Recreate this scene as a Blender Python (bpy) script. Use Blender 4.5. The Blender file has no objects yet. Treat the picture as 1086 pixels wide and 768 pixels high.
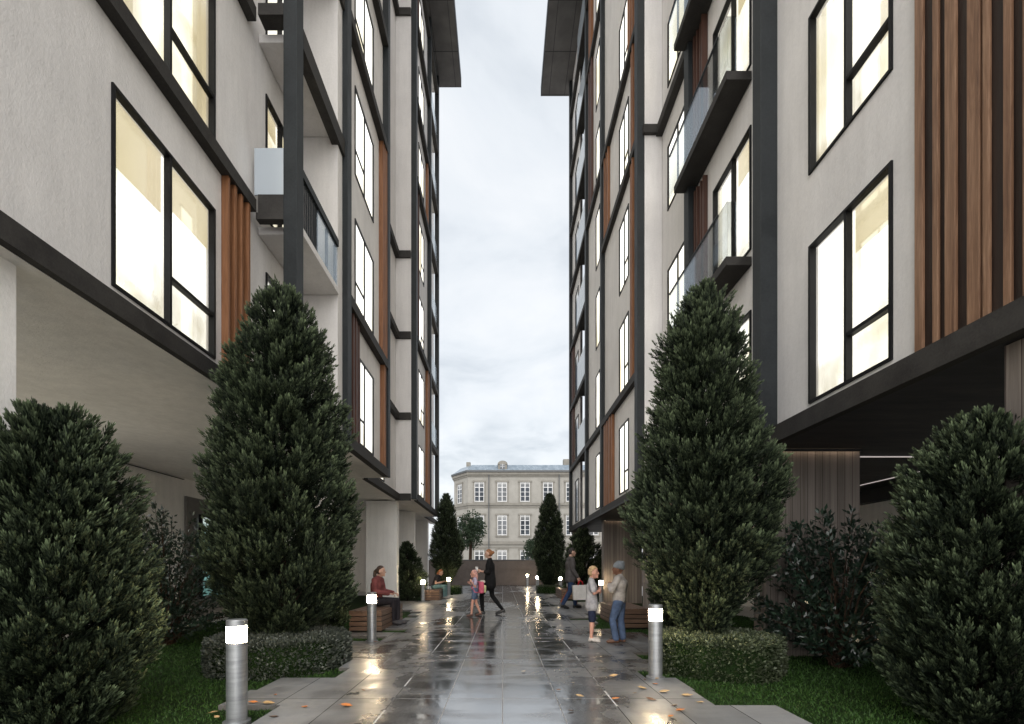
import bpy, bmesh, math, random
import numpy as np
from mathutils import Vector, Matrix, Quaternion
R = math.radians
random.seed(7)
rng = np.random.default_rng(11)
S = bpy.context.scene
COL = S.collection

# ------------------------------------------------------------------ camera
F = 482.7                      # focal length in photo pixels (16 mm on a 36 mm sensor)
H0 = 1.21                      # eye height
cd = bpy.data.cameras.new('camera'); cam = bpy.data.objects.new('camera', cd); COL.objects.link(cam)
cd.lens = 16; cd.sensor_width = 36; cd.clip_end = 2000; cd.clip_start = 0.05
cam.location = (0, 0, H0); cam.rotation_euler = (R(90), 0, 0)
cd.shift_x = (543 - 533) / 1086; cd.shift_y = (602 - 384) / 1086
S.camera = cam

# ------------------------------------------------------------------ world, sun, exposure
S.view_settings.view_transform = 'Standard'; S.view_settings.look = 'None'
S.view_settings.exposure = 1.32; S.view_settings.gamma = 1
S.render.engine = 'CYCLES'
S.cycles.use_denoising = True
S.cycles.max_bounces = 8; S.cycles.diffuse_bounces = 4; S.cycles.glossy_bounces = 4
S.cycles.transparent_max_bounces = 8; S.cycles.caustics_reflective = False; S.cycles.caustics_refractive = False
S.cycles.sample_clamp_indirect = 6

W = bpy.data.worlds.new('World'); S.world = W; W.use_nodes = True
nt = W.node_tree; nt.nodes.clear()
def wn(t, **k):
    n = nt.nodes.new(t)
    for a, b in k.items(): setattr(n, a, b)
    return n
SUN_EL, SUN_ROT = R(36), R(181)
sky = wn('ShaderNodeTexSky', sky_type='NISHITA', sun_disc=False, sun_elevation=SUN_EL, sun_rotation=SUN_ROT)
sky.air_density = 1.5; sky.dust_density = 3
tc = wn('ShaderNodeTexCoord'); sep = wn('ShaderNodeSeparateXYZ'); nt.links.new(tc.outputs['Generated'], sep.inputs[0])
az = wn('ShaderNodeMath', operation='ABSOLUTE'); nt.links.new(sep.outputs[2], az.inputs[0])
ad = wn('ShaderNodeMath', operation='ADD'); nt.links.new(az.outputs[0], ad.inputs[0]); ad.inputs[1].default_value = 0.22
dv = wn('ShaderNodeVectorMath', operation='DIVIDE'); nt.links.new(tc.outputs['Generated'], dv.inputs[0]); nt.links.new(ad.outputs[0], dv.inputs[1])
n1 = wn('ShaderNodeTexNoise'); n1.inputs['Scale'].default_value = 2.6; n1.inputs['Detail'].default_value = 9; n1.inputs['Roughness'].default_value = 0.55
n1.inputs['Distortion'].default_value = 0.4
nt.links.new(dv.outputs[0], n1.inputs['Vector'])
cr = wn('ShaderNodeValToRGB')
e = cr.color_ramp.elements
e[0].position = 0.33; e[0].color = (2.7, 2.9, 3.14, 1)
e[1].position = 0.66; e[1].color = (3.95, 4.03, 4.13, 1)
el = cr.color_ramp.elements.new(0.5); el.color = (3.5, 3.66, 3.84, 1)
nt.links.new(n1.outputs[0], cr.inputs[0])
mx = wn('ShaderNodeMix', data_type='RGBA'); mx.inputs[0].default_value = 0.93
nt.links.new(sky.outputs[0], mx.inputs[6]); nt.links.new(cr.outputs[0], mx.inputs[7])
bg = wn('ShaderNodeBackground'); bg.inputs[1].default_value = 0.1
nt.links.new(mx.outputs[2], bg.inputs[0])
ow = wn('ShaderNodeOutputWorld'); nt.links.new(bg.outputs[0], ow.inputs[0])

sl = bpy.data.lights.new('sun', 'SUN'); sl.energy = 1.5; sl.angle = R(80); sl.color = (1, 0.97, 0.93)
so = bpy.data.objects.new('sun', sl); COL.objects.link(so)
# sun direction: behind the camera, high
sd = Vector((math.sin(SUN_ROT) * math.cos(SUN_EL), math.cos(SUN_ROT) * math.cos(SUN_EL), math.sin(SUN_EL)))
so.rotation_euler = sd.to_track_quat('Z', 'Y').to_euler(); so.location = (0, -10, 40)

# ------------------------------------------------------------------ material helpers
class NT:
    def __init__(s, name):
        s.m = bpy.data.materials.new(name); s.m.use_nodes = True
        s.t = s.m.node_tree; s.b = s.t.nodes['Principled BSDF']
    def n(s, t, **k):
        x = s.t.nodes.new(t)
        for a, b in k.items(): setattr(x, a, b)
        return x
    def l(s, a, b): s.t.links.new(a, b)
    def noise(s, vec, scale, detail=5, rough=.55, dist=0):
        x = s.n('ShaderNodeTexNoise'); x.inputs['Scale'].default_value = scale
        x.inputs['Detail'].default_value = detail; x.inputs['Roughness'].default_value = rough; x.inputs['Distortion'].default_value = dist
        if vec is not None: s.l(vec, x.inputs['Vector'])
        return x.outputs[0]
    def coord(s, scale=(1, 1, 1), kind='Object'):
        c = s.n('ShaderNodeTexCoord'); m = s.n('ShaderNodeMapping'); m.inputs['Scale'].default_value = scale
        s.l(c.outputs[kind], m.inputs[0]); return m.outputs[0]
    def ramp(s, fac, stops):
        r = s.n('ShaderNodeValToRGB'); e = r.color_ramp.elements
        while len(e) < len(stops): e.new(.5)
        for k, (p, c) in enumerate(stops):
            e[k].position = p; e[k].color = (*c, 1) if len(c) == 3 else c
        s.l(fac, r.inputs[0]); return r.outputs[0]
    def mapr(s, v, a, b, c, d):
        r = s.n('ShaderNodeMapRange'); s.l(v, r.inputs[0])
        for k, x in enumerate((a, b, c, d)): r.inputs[k + 1].default_value = x
        return r.outputs[0]
    def math(s, op, a, b=None):
        r = s.n('ShaderNodeMath', operation=op)
        for k, x in enumerate((a, b)):
            if x is None: continue
            if isinstance(x, (int, float)): r.inputs[k].default_value = x
            else: s.l(x, r.inputs[k])
        return r.outputs[0]
    def mix(s, f, a, b, mode='MIX'):
        r = s.n('ShaderNodeMix', data_type='RGBA', blend_type=mode)
        for k, x in ((0, f), (6, a), (7, b)):
            if isinstance(x, (int, float)): r.inputs[k].default_value = x
            elif isinstance(x, tuple): r.inputs[k].default_value = (*x, 1)
            else: s.l(x, r.inputs[k])
        return r.outputs[2]
    def bump(s, h, strength=.2, dist=.01):
        r = s.n('ShaderNodeBump'); r.inputs['Strength'].default_value = strength; r.inputs['Distance'].default_value = dist
        s.l(h, r.inputs['Height']); s.l(r.outputs[0], s.b.inputs['Normal'])
    def set(s, **k):
        for a, v in k.items():
            a = {'color': 'Base Color', 'rough': 'Roughness', 'metal': 'Metallic', 'spec': 'Specular IOR Level'}.get(a, a)
            if isinstance(v, tuple): s.b.inputs[a].default_value = (*v, 1)
            elif isinstance(v, (int, float)): s.b.inputs[a].default_value = v
            else: s.l(v, s.b.inputs[a])
        return s

def m_mottle(name, c1, c2, scale=3, fine=60, rough=.8, bump=.15, stretch=(1, 1, 1), spec=.3, metal=0, bd=.004):
    m = NT(name); v = m.coord(stretch)
    a = m.noise(v, scale, 6, .6); b = m.noise(v, fine, 4, .6)
    f = m.math('ADD', m.math('MULTIPLY', a, .65), m.math('MULTIPLY', b, .35))
    m.set(color=m.ramp(f, [(.38, c1), (.62, c2)]), rough=m.mapr(a, .3, .7, rough - .08, min(1, rough + .08)), spec=spec, metal=metal)
    m.bump(b, bump, bd); return m.m
def m_plaster(name, base, var=.12):
    m = NT(name); v = m.coord()
    c = tuple(x * (1 + var) for x in base); d = tuple(x * (1 - var) for x in base)
    a = m.noise(v, .9, 7, .6); st = m.noise(m.coord((3, 3, .35)), 2.2, 5, .65); f = m.noise(v, 26, 5, .7)
    k = m.math('ADD', m.math('ADD', m.math('MULTIPLY', a, .4), m.math('MULTIPLY', st, .35)), m.math('MULTIPLY', f, .25))
    m.set(color=m.ramp(k, [(.36, d), (.5, base), (.64, c)]), rough=.85, spec=.25)
    h = m.math('ADD', m.noise(m.coord((1, 1, .6)), 45, 4, .7), m.math('MULTIPLY', m.noise(v, 12, 3), .6))
    m.bump(h, .6, .008); return m.m
def m_wood(name, c1, c2, c3, rough=.5, axis='Z', groove=None):
    m = NT(name)
    sc = {'Z': (14, 14, .7), 'Y': (14, .7, 14), 'X': (.7, 14, 14)}[axis]
    v = m.coord(sc); a = m.noise(v, 1.6, 6, .65, 1.2); b = m.noise(v, 7, 5, .6)
    big = m.noise(m.coord({'Z': (2, 6, .3), 'Y': (2, .3, 6), 'X': (.3, 2, 6)}[axis]), 1.3, 2)
    f = m.math('ADD', m.math('MULTIPLY', a, .5), m.math('ADD', m.math('MULTIPLY', b, .25), m.math('MULTIPLY', big, .25)))
    col = m.ramp(f, [(.35, c1), (.5, c2), (.65, c3)])
    m.set(color=col, rough=m.mapr(b, .3, .7, rough - .1, rough + .12), spec=.35)
    m.bump(a, .25, .003); return m.m
def m_plain(name, c, rough=.6, metal=0, spec=.4, var=.15):
    m = NT(name); f = m.noise(m.coord(), 18, 4, .6)
    m.set(color=m.ramp(f, [(.35, tuple(x * (1 - var) for x in c)), (.65, tuple(min(1, x * (1 + var)) for x in c))]), rough=rough, metal=metal, spec=spec)
    return m.m
def m_cloth(name, c, rough=.9, var=.25):
    m = NT(name); f = m.noise(m.coord(), 9, 5, .6); w = m.noise(m.coord((1, 1, .5)), 14, 3, .5)
    m.set(color=m.ramp(f, [(.35, tuple(x * (1 - var) for x in c)), (.65, tuple(min(1, x * (1 + var)) for x in c))]), rough=rough, spec=.15)
    m.bump(w, .8, .02); return m.m

M = {}
M['plaster'] = m_plaster('plaster', (.685, .665, .655))
M['plaster_warm'] = m_plaster('plaster_warm', (.88, .855, .83))
M['dark_frame'] = m_mottle('dark_frame', (.015, .018, .020), (.028, .032, .035), 2, 30, .55, .25, spec=.22)
M['band'] = m_mottle('band_concrete', (.026, .024, .023), (.050, .047, .044), 4, 50, .7, .4, spec=.2)
M['black_soffit'] = m_mottle('black_soffit', (.012, .013, .015), (.024, .026, .029), 1.5, 20, .55, .1, (1, 4, 1), spec=.3)
M['wood_orange'] = m_wood('wood_orange', (.11, .045, .02), (.22, .095, .042), (.31, .15, .075))
M['wood_brown'] = m_wood('wood_brown', (.11, .055, .032), (.22, .122, .072), (.36, .22, .14))
M['wood_deep'] = m_wood('wood_deep', (.035, .016, .012), (.075, .035, .025), (.11, .055, .04))
M['bench_wood'] = m_wood('bench_wood', (.075, .045, .032), (.135, .085, .06), (.20, .13, .092), .42, 'Y')
M['bench_wood_end'] = m_wood('bench_wood_end', (.075, .045, .032), (.135, .085, .06), (.20, .13, .092), .42, 'X')
M['frame'] = m_plain('window_frame', (.009, .009, .010), .5, 0, .15)
M['steel'] = m_mottle('brushed_steel', (.30, .31, .32), (.44, .45, .46), 3, 120, .38, .1, (1, 1, 12), spec=.5, metal=.75)
M['white_line'] = m_plain('white_trim', (.75, .7, .68), .5)
def m_cladding():
    m = NT('wood_panel'); v = m.coord((18, 18, .5)); a = m.noise(v, 1.5, 6, .65, .6)
    c = m.n('ShaderNodeTexCoord'); s = m.n('ShaderNodeSeparateXYZ'); m.l(c.outputs['Object'], s.inputs[0])
    t = m.math('FRACT', m.math('MULTIPLY', m.math('ADD', s.outputs[0], m.math('MULTIPLY', s.outputs[1], 1.0)), 9.5))
    g = m.math('LESS_THAN', t, .07)
    pl = m.n('ShaderNodeTexWhiteNoise', noise_dimensions='1D'); m.l(m.math('FLOOR', m.math('MULTIPLY', m.math('ADD', s.outputs[0], s.outputs[1]), 9.5)), pl.inputs['W'])
    f = m.math('ADD', m.math('MULTIPLY', a, .75), m.math('MULTIPLY', pl.outputs[0], .25))
    base = m.ramp(f, [(.3, (.15, .128, .112)), (.55, (.24, .208, .186)), (.8, (.32, .28, .252))])
    m.set(color=m.mix(g, base, (.06, .045, .04)), rough=.55, spec=.3)
    m.bump(m.math('SUBTRACT', a, m.math('MULTIPLY', g, 2.0)), .4, .004); return m.m
M['cladding'] = m_cladding()
def m_roofsoffit():
    m = NT('roof_soffit'); c = m.n('ShaderNodeTexCoord'); s = m.n('ShaderNodeSeparateXYZ'); m.l(c.outputs['Object'], s.inputs[0])
    gy = m.math('LESS_THAN', m.math('FRACT', m.math('MULTIPLY', s.outputs[1], .55)), .02)
    gx = m.math('LESS_THAN', m.math('FRACT', m.math('MULTIPLY', s.outputs[0], 1.35)), .03)
    g = m.math('MAXIMUM', gx, gy); a = m.noise(m.coord(), 2, 5)
    m.set(color=m.mix(g, m.ramp(a, [(.35, (.075, .07, .068)), (.65, (.11, .103, .10))]), (.015, .015, .015)), rough=.6); return m.m
M['roof_soffit'] = m_roofsoffit()

def m_pane(name, lo, mid, hi, strength, spec=.5):
    """lit room behind glass: curtain light with blurred furniture shapes"""
    m = NT(name); oi = m.n('ShaderNodeObjectInfo')
    c = m.n('ShaderNodeTexCoord'); add = m.n('ShaderNodeVectorMath', operation='MULTIPLY_ADD')
    m.l(c.outputs['Object'], add.inputs[0]); add.inputs[1].default_value = (1, .9, .55)
    off = m.n('ShaderNodeVectorMath', operation='SCALE'); cx = m.n('ShaderNodeCombineXYZ')
    for k in range(3): m.l(oi.outputs['Random'], cx.inputs[k])
    m.l(cx.outputs[0], off.inputs[0]); off.inputs['Scale'].default_value = 37; m.l(off.outputs[0], add.inputs[2])
    v = add.outputs[0]
    a = m.noise(v, .8, 1, .4, .3); b = m.noise(v, 3.0, 2, .5, .6)
    f = m.math('ADD', m.math('MULTIPLY', a, .7), m.math('MULTIPLY', b, .3))
    sh = m.math('ADD', f, m.mapr(oi.outputs['Random'], 0, 1, -.06, .13))
    col = m.ramp(sh, [(.38, lo), (.48, mid), (.60, hi), (1, hi)])
    vo = m.n('ShaderNodeTexVoronoi', distance='CHEBYCHEV', feature='SMOOTH_F1'); vo.inputs['Scale'].default_value = 1.25; vo.inputs['Smoothness'].default_value = .25
    wv = m.n('ShaderNodeVectorMath', operation='MULTIPLY'); m.l(v, wv.inputs[0]); wv.inputs[1].default_value = (1, 1.1, 1.7); m.l(wv.outputs[0], vo.inputs['Vector'])
    fig = m.mapr(vo.outputs['Distance'], .34, .50, 0, .75); fig.node.clamp = True
    gen = m.n('ShaderNodeSeparateXYZ'); m.l(c.outputs['Generated'], gen.inputs[0])
    fig = m.math('MULTIPLY', fig, m.mapr(gen.outputs[2], .15, .55, 1, .25))
    fig = m.math('MULTIPLY', fig, m.mapr(m.noise(v, 6, 3), .3, .7, .6, 1.1))
    col = m.mix(fig, col, tuple(x * .62 for x in lo))
    col = m.mix(m.mapr(gen.outputs[2], .75, 1.0, 0, .6), col, (1, .98, .93))
    m.set(color=(.02, .02, .02), rough=.04, spec=spec)
    m.l(col, m.b.inputs['Emission Color']); m.b.inputs['Emission Strength'].default_value = strength
    m.bump(m.noise(m.coord(), 1.5, 1), .02, .01); return m.m
M['pane'] = m_pane('lit_pane', (.66, .58, .41), (.90, .85, .68), (1, .97, .89), .86)
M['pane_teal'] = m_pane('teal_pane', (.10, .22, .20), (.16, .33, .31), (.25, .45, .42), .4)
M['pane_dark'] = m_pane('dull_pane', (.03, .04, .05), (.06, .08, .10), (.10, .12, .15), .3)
def m_glass(name, tint, alpha, rough=.03):
    m = NT(name); lw = m.n('ShaderNodeFresnel'); lw.inputs[0].default_value = 1.5
    tr = m.n('ShaderNodeBsdfTransparent'); tr.inputs[0].default_value = (*tint, 1)
    gl = m.n('ShaderNodeBsdfGlossy'); gl.inputs['Roughness'].default_value = rough; gl.inputs[0].default_value = (.9, .95, 1, 1)
    mxs = m.n('ShaderNodeMixShader'); m.l(m.math('ADD', m.math('MULTIPLY', lw.outputs[0], .36), alpha), mxs.inputs[0])
    m.l(tr.outputs[0], mxs.inputs[1]); m.l(gl.outputs[0], mxs.inputs[2])
    m.l(mxs.outputs[0], m.t.nodes['Material Output'].inputs[0]); return m.m
M['glass'] = m_glass('clear_glass', (.84, .85, .84), .02)
def m_frost():
    m = NT('frosted_glass'); m.set(color=(.42, .47, .52), rough=.22, spec=.8); return m.m
M['frost'] = m_frost()
M['window_glass'] = m_glass('window_glass', (.97, .97, .96), .0)
def m_curtain():
    m = NT('curtain'); tr = m.n('ShaderNodeBsdfTranslucent'); tr.inputs[0].default_value = (.93, .88, .76, 1); df = m.n('ShaderNodeBsdfDiffuse'); df.inputs[0].default_value = (.6, .55, .47, 1)
    mxs = m.n('ShaderNodeMixShader'); mxs.inputs[0].default_value = .22; m.l(tr.outputs[0], mxs.inputs[1]); m.l(df.outputs[0], mxs.inputs[2]); m.l(mxs.outputs[0], m.t.nodes['Material Output'].inputs[0]); return m.m
M['curtain'] = m_curtain()

def m_path():
    m = NT('wet_paving'); c = m.n('ShaderNodeTexCoord'); s = m.n('ShaderNodeSeparateXYZ'); m.l(c.outputs['Object'], s.inputs[0])
    X, Y = s.outputs[0], s.outputs[1]
    fx = m.math('FRACT', m.math('ADD', m.math('MULTIPLY', X, 2.0), 100.0)); dx = m.math('MINIMUM', fx, m.math('SUBTRACT', 1.0, fx))
    # joints of alternate bars are staggered by the column index
    fy = m.math('FRACT', m.math('ADD', m.math('MULTIPLY', m.math('SUBTRACT', Y, 4.2), 1 / 1.8), 50.0)); dy = m.math('MINIMUM', fy, m.math('SUBTRACT', 1.0, fy))
    jx = m.math('LESS_THAN', dx, .009); jy = m.math('LESS_THAN', dy, .0026); j = m.math('MAXIMUM', jx, jy)
    wn_ = m.n('ShaderNodeTexWhiteNoise', noise_dimensions='2D'); cb = m.n('ShaderNodeCombineXYZ')
    m.l(m.math('FLOOR', m.math('MULTIPLY', X, 2.0)), cb.inputs[0]); m.l(m.math('FLOOR', m.math('MULTIPLY', m.math('SUBTRACT', Y, 4.2), 1 / 1.8)), cb.inputs[1]); m.l(cb.outputs[0], wn_.inputs['Vector'])
    obj = m.coord()
    big = m.noise(m.coord((1.0, .62, 1)), .62, 4, .5, .35); med = m.noise(m.coord((1, .5, 1)), 3.0, 6, .6); fine = m.noise(obj, 40, 4, .7)
    # puddle mask: wetter towards the middle of the path
    ax = m.math('ABSOLUTE', X)
    mid = m.mapr(ax, .6, 2.1, .12, -.15)
    p = m.math('ADD', m.math('ADD', big, m.math('MULTIPLY', m.math('SUBTRACT', med, .5), .62)), mid)
    wet = m.mapr(p, .43, .58, 0, 1); wet.node.clamp = True
    damp = m.mapr(p, .30, .52, 0, 1); damp.node.clamp = True
    tone = m.math('ADD', m.math('MULTIPLY', med, .6), m.math('MULTIPLY', wn_.outputs[0], .4))
    dry = m.ramp(tone, [(.2, (.15, .153, .157)), (.8, (.30, .303, .308))])
    col = m.mix(damp, dry, m.mix(.0, (.045, .045, .047), (.1, .1, .1)))
    col = m.mix(wet, col, (.040, .041, .043))
    col = m.mix(m.math('MULTIPLY', fine, .22), col, (.05, .05, .05))
    col = m.mix(m.math('MULTIPLY', j, .8), col, (.018, .017, .016))
    joint_glint = m.math('LESS_THAN', m.math('ABSOLUTE', m.math('SUBTRACT', ax, 1.0)), .008)
    joint_glint = m.math('MULTIPLY', joint_glint, m.math('GREATER_THAN', m.noise(m.coord((.4, 1.2, 1)), 1.6, 2), .53))
    col = m.mix(joint_glint, col, (.45, .45, .45))  # wet glints on two joints put into the colour as pale broken lines
    r = m.math('ADD', m.mapr(wet, 0, 1, .0, -.19), m.mapr(damp, 0, 1, .46, .29))
    streak = m.noise(m.coord((.55, 2.2, 1)), 1.9, 5, .6, .4)
    r = m.math('ADD', r, m.math('MULTIPLY', m.math('SUBTRACT', med, .5), .22))
    r = m.math('ADD', r, m.mapr(streak, .42, .66, -.03, .16))
    r = m.math('MAXIMUM', m.math('MAXIMUM', r, .10), m.math('MULTIPLY', j, .8))
    m.set(color=col, rough=r, spec=.6); m.l(m.math('SUBTRACT', m.mapr(wet, 0, 1, 1.5, 4.2), m.math('MULTIPLY', j, .45)), m.b.inputs['IOR'])
    sw = m.math('SUBTRACT', 1.0, m.math('MULTIPLY', wet, .93))
    h = m.math('ADD', m.math('MULTIPLY', m.math('ADD', m.math('MULTIPLY', fine, .5), m.math('MULTIPLY', med, 1.2)), sw), m.math('MULTIPLY', j, -1.4))
    h = m.math('ADD', h, m.math('MULTIPLY', m.noise(obj, 2.4, 2), .35))
    m.bump(h, .25, .006); return m.m
M['path'] = m_path()
M['slab_side'] = m_mottle('slab_edge', (.07, .065, .06), (.12, .115, .11), 5, 60, .7, .3)
M['ground'] = m_mottle('pale_ground', (.50, .48, .46), (.60, .58, .55), 1.2, 30, .6, .4)
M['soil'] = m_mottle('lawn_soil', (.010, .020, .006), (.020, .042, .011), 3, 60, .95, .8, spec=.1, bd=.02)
M['terrace'] = m_mottle('terrace_paving', (.20, .19, .175), (.30, .285, .265), 2, 40, .55, .2)
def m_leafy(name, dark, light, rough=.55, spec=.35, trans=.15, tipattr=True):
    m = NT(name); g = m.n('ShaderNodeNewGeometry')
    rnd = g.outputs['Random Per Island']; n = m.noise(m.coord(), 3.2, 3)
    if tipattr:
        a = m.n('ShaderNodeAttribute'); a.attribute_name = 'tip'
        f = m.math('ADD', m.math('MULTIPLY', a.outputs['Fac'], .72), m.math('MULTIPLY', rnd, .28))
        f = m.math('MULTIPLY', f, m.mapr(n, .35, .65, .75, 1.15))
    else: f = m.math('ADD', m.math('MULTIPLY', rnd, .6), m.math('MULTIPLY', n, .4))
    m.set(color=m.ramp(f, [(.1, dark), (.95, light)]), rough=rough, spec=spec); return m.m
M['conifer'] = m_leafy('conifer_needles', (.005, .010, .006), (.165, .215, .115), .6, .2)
M['hedge'] = m_leafy('hedge_leaves', (.025, .032, .018), (.10, .125, .065), .5, .4, tipattr=False)
M['hedge_grey'] = m_leafy('hedge_grey_leaves', (.028, .034, .028), (.105, .12, .095), .45, .5, tipattr=False)
M['bush'] = m_leafy('bush_leaves', (.008, .018, .012), (.03, .055, .035), .28, .6, tipattr=False)
M['tree_leaf'] = m_leafy('far_tree_leaves', (.02, .04, .02), (.07, .105, .055), .6, .3, tipattr=False)
M['grass'] = m_leafy('grass_blades', (.012, .035, .006), (.045, .105, .018), .6, .25, tipattr=False)
M['bark'] = m_mottle('bark', (.035, .022, .015), (.085, .055, .038), 8, 40, .9, .8, (1, 1, .2), spec=.15, bd=.02)
M['dark_bark'] = m_mottle('dark_bark', (.012, .009, .007), (.03, .02, .015), 8, 40, .9, .8, (1, 1, .2), spec=.15, bd=.02)
def m_emit(name, c, s):
    m = NT(name); m.set(color=(.8, .8, .8)); m.b.inputs['Emission Color'].default_value = (*c, 1); m.b.inputs['Emission Strength'].default_value = s; return m.m
M['lamp_glow'] = m_emit('bollard_light', (1, .78, .50), 50)
M['led_warm'] = m_emit('led_warm', (1, .76, .54), 1.1)
M['limestone'] = m_mottle('limestone', (.30, .288, .26), (.375, .36, .33), 1.2, 14, .85, .2)
M['limestone_trim'] = m_mottle('limestone_trim', (.21, .198, .175), (.28, .265, .235), 2, 20, .85, .2)
M['slate'] = m_mottle('wet_slate', (.10, .14, .18), (.24, .29, .34), 1.8, 20, .25, .4, (1, .3, 1), spec=.8)
M['white_paint'] = m_plain('white_paint', (.7, .7, .7), .5)
M['zinc'] = m_plain('zinc', (.12, .125, .13), .45, .5)
M['brown_wall'] = m_mottle('brown_wall', (.10, .082, .073), (.145, .12, .108), 1.5, 25, .6, .2)
for nm, c in (('leaf_orange', (.62, .22, .06)), ('leaf_tan', (.50, .33, .16)), ('leaf_brown', (.20, .10, .05)), ('leaf_pale', (.62, .52, .40))):
    M[nm] = m_mottle(nm, tuple(x * .75 for x in c), c, 30, 120, .5, .3, spec=.5)

# ------------------------------------------------------------------ object helpers
def tag(o, label=None, cat=None, group=None, kind=None):
    if label: o['label'] = label
    if cat: o['category'] = cat
    if group: o['group'] = group
    if kind: o['kind'] = kind
    return o
def empty(name, loc=(0, 0, 0), rz=0, label=None, cat=None, group=None):
    o = bpy.data.objects.new(name, None); COL.objects.link(o); o.location = loc; o.rotation_euler = (0, 0, rz)
    o.empty_display_size = .2
    return tag(o, label, cat, group)
def link(name, me, mats, parent=None, smooth=False):
    o = bpy.data.objects.new(name, me); COL.objects.link(o)
    for m in (mats if isinstance(mats, (list, tuple)) else [mats]): me.materials.append(m)
    if smooth: me.polygons.foreach_set('use_smooth', [True] * len(me.polygons))
    if parent: o.parent = parent
    return o
class MB:
    def __init__(s): s.v = []; s.f = []; s.mi = []
    def quad(s, a, b, c, d, mi=0):
        k = len(s.v); s.v += [a, b, c, d]; s.f.append((k, k + 1, k + 2, k + 3)); s.mi.append(mi)
    def box(s, x0, x1, y0, y1, z0, z1, mi=0):
        x0, x1 = sorted((x0, x1)); y0, y1 = sorted((y0, y1)); z0, z1 = sorted((z0, z1))
        k = len(s.v); s.v += [(x0, y0, z0), (x1, y0, z0), (x1, y1, z0), (x0, y1, z0), (x0, y0, z1), (x1, y0, z1), (x1, y1, z1), (x0, y1, z1)]
        s.f += [tuple(k + i for i in q) for q in ((3, 2, 1, 0), (4, 5, 6, 7), (0, 1, 5, 4), (1, 2, 6, 5), (2, 3, 7, 6), (3, 0, 4, 7))]; s.mi += [mi] * 6
    def tube(s, pts, rads, n=8, mi=0, cap=True):
        k = len(s.v); pts = [Vector(p) for p in pts]
        for i, p in enumerate(pts):
            d = (pts[min(i + 1, len(pts) - 1)] - pts[max(i - 1, 0)]).normalized()
            q = d.to_track_quat('Z', 'X')
            for a in range(n):
                s.v.append(tuple(p + q @ Vector((math.cos(a * 2 * math.pi / n), math.sin(a * 2 * math.pi / n), 0)) * rads[i]))
        for i in range(len(pts) - 1):
            for a in range(n):
                b = (a + 1) % n; s.f.append((k + i * n + a, k + i * n + b, k + (i + 1) * n + b, k + (i + 1) * n + a)); s.mi.append(mi)
        if cap:
            s.f.append(tuple(k + a for a in range(n))[::-1]); s.f.append(tuple(k + (len(pts) - 1) * n + a for a in range(n))); s.mi += [mi, mi]
    def lathe(s, prof, n=32, mi=0, c=(0, 0)):
        k = len(s.v)
        for r, z in prof:
            for a in range(n): s.v.append((c[0] + r * math.cos(a * 2 * math.pi / n), c[1] + r * math.sin(a * 2 * math.pi / n), z))
        for i in range(len(prof) - 1):
            for a in range(n):
                b = (a + 1) % n; s.f.append((k + i * n + a, k + i * n + b, k + (i + 1) * n + b, k + (i + 1) * n + a)); s.mi.append(mi)
    def build(s, name, mats, parent=None, smooth=False, bevel=0):
        me = bpy.data.meshes.new(name); me.from_pydata(s.v, [], s.f); me.update()
        o = link(name, me, mats, parent, smooth); me.polygons.foreach_set('material_index', s.mi)
        if bevel:
            b = o.modifiers.new('bevel', 'BEVEL'); b.width = bevel; b.segments = 2; b.limit_method = 'ANGLE'; b.angle_limit = R(40)
        return o
def build_boxes(mb, name, mat, parent):
    for i in range(0, len(mb.v), 8):
        k = MB(); k.v = mb.v[i:i + 8]; k.f = [tuple(j - i for j in f) for f in mb.f[i // 8 * 6: i // 8 * 6 + 6]]; k.mi = [0] * 6
        k.build(name, mat, parent)
def npmesh(name, V, Fq, mats, parent=None, tip=None, smooth=False):
    """V (n,3); Fq (m,k) faces all with k corners"""
    me = bpy.data.meshes.new(name); k = Fq.shape[1]
    me.vertices.add(len(V)); me.vertices.foreach_set('co', V.astype(np.float32).ravel())
    me.loops.add(Fq.size); me.loops.foreach_set('vertex_index', Fq.astype(np.int32).ravel())
    me.polygons.add(len(Fq)); me.polygons.foreach_set('loop_start', (np.arange(len(Fq)) * k).astype(np.int32))
    me.update(calc_edges=True); me.validate()
    if tip is not None:
        at = me.attributes.new('tip', 'FLOAT', 'POINT'); at.data.foreach_set('value', tip.astype(np.float32))
    return link(name, me, mats, parent, smooth)
def copy_tree(o, parent=None):
    c = o.copy(); COL.objects.link(c); c.parent = parent
    for ch in list(o.children): copy_tree(ch, c)
    return c

# ------------------------------------------------------------------ ground, lawns, path
def sheet(name, x0, x1, y0, y1, z, mat, kind='structure', n=1):
    b = MB(); b.quad((x0, y0, z), (x1, y0, z), (x1, y1, z), (x0, y1, z)); return tag(b.build(name, mat), kind=kind)
sheet('ground', -400, 400, -60, 700, -.075, M['ground'])
sheet('lawn', -6.6, -1.4, -3, 20.5, -.045, M['soil'])
sheet('lawn', 1.4, 6.2, -3, 20.5, -.045, M['soil'])

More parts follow.
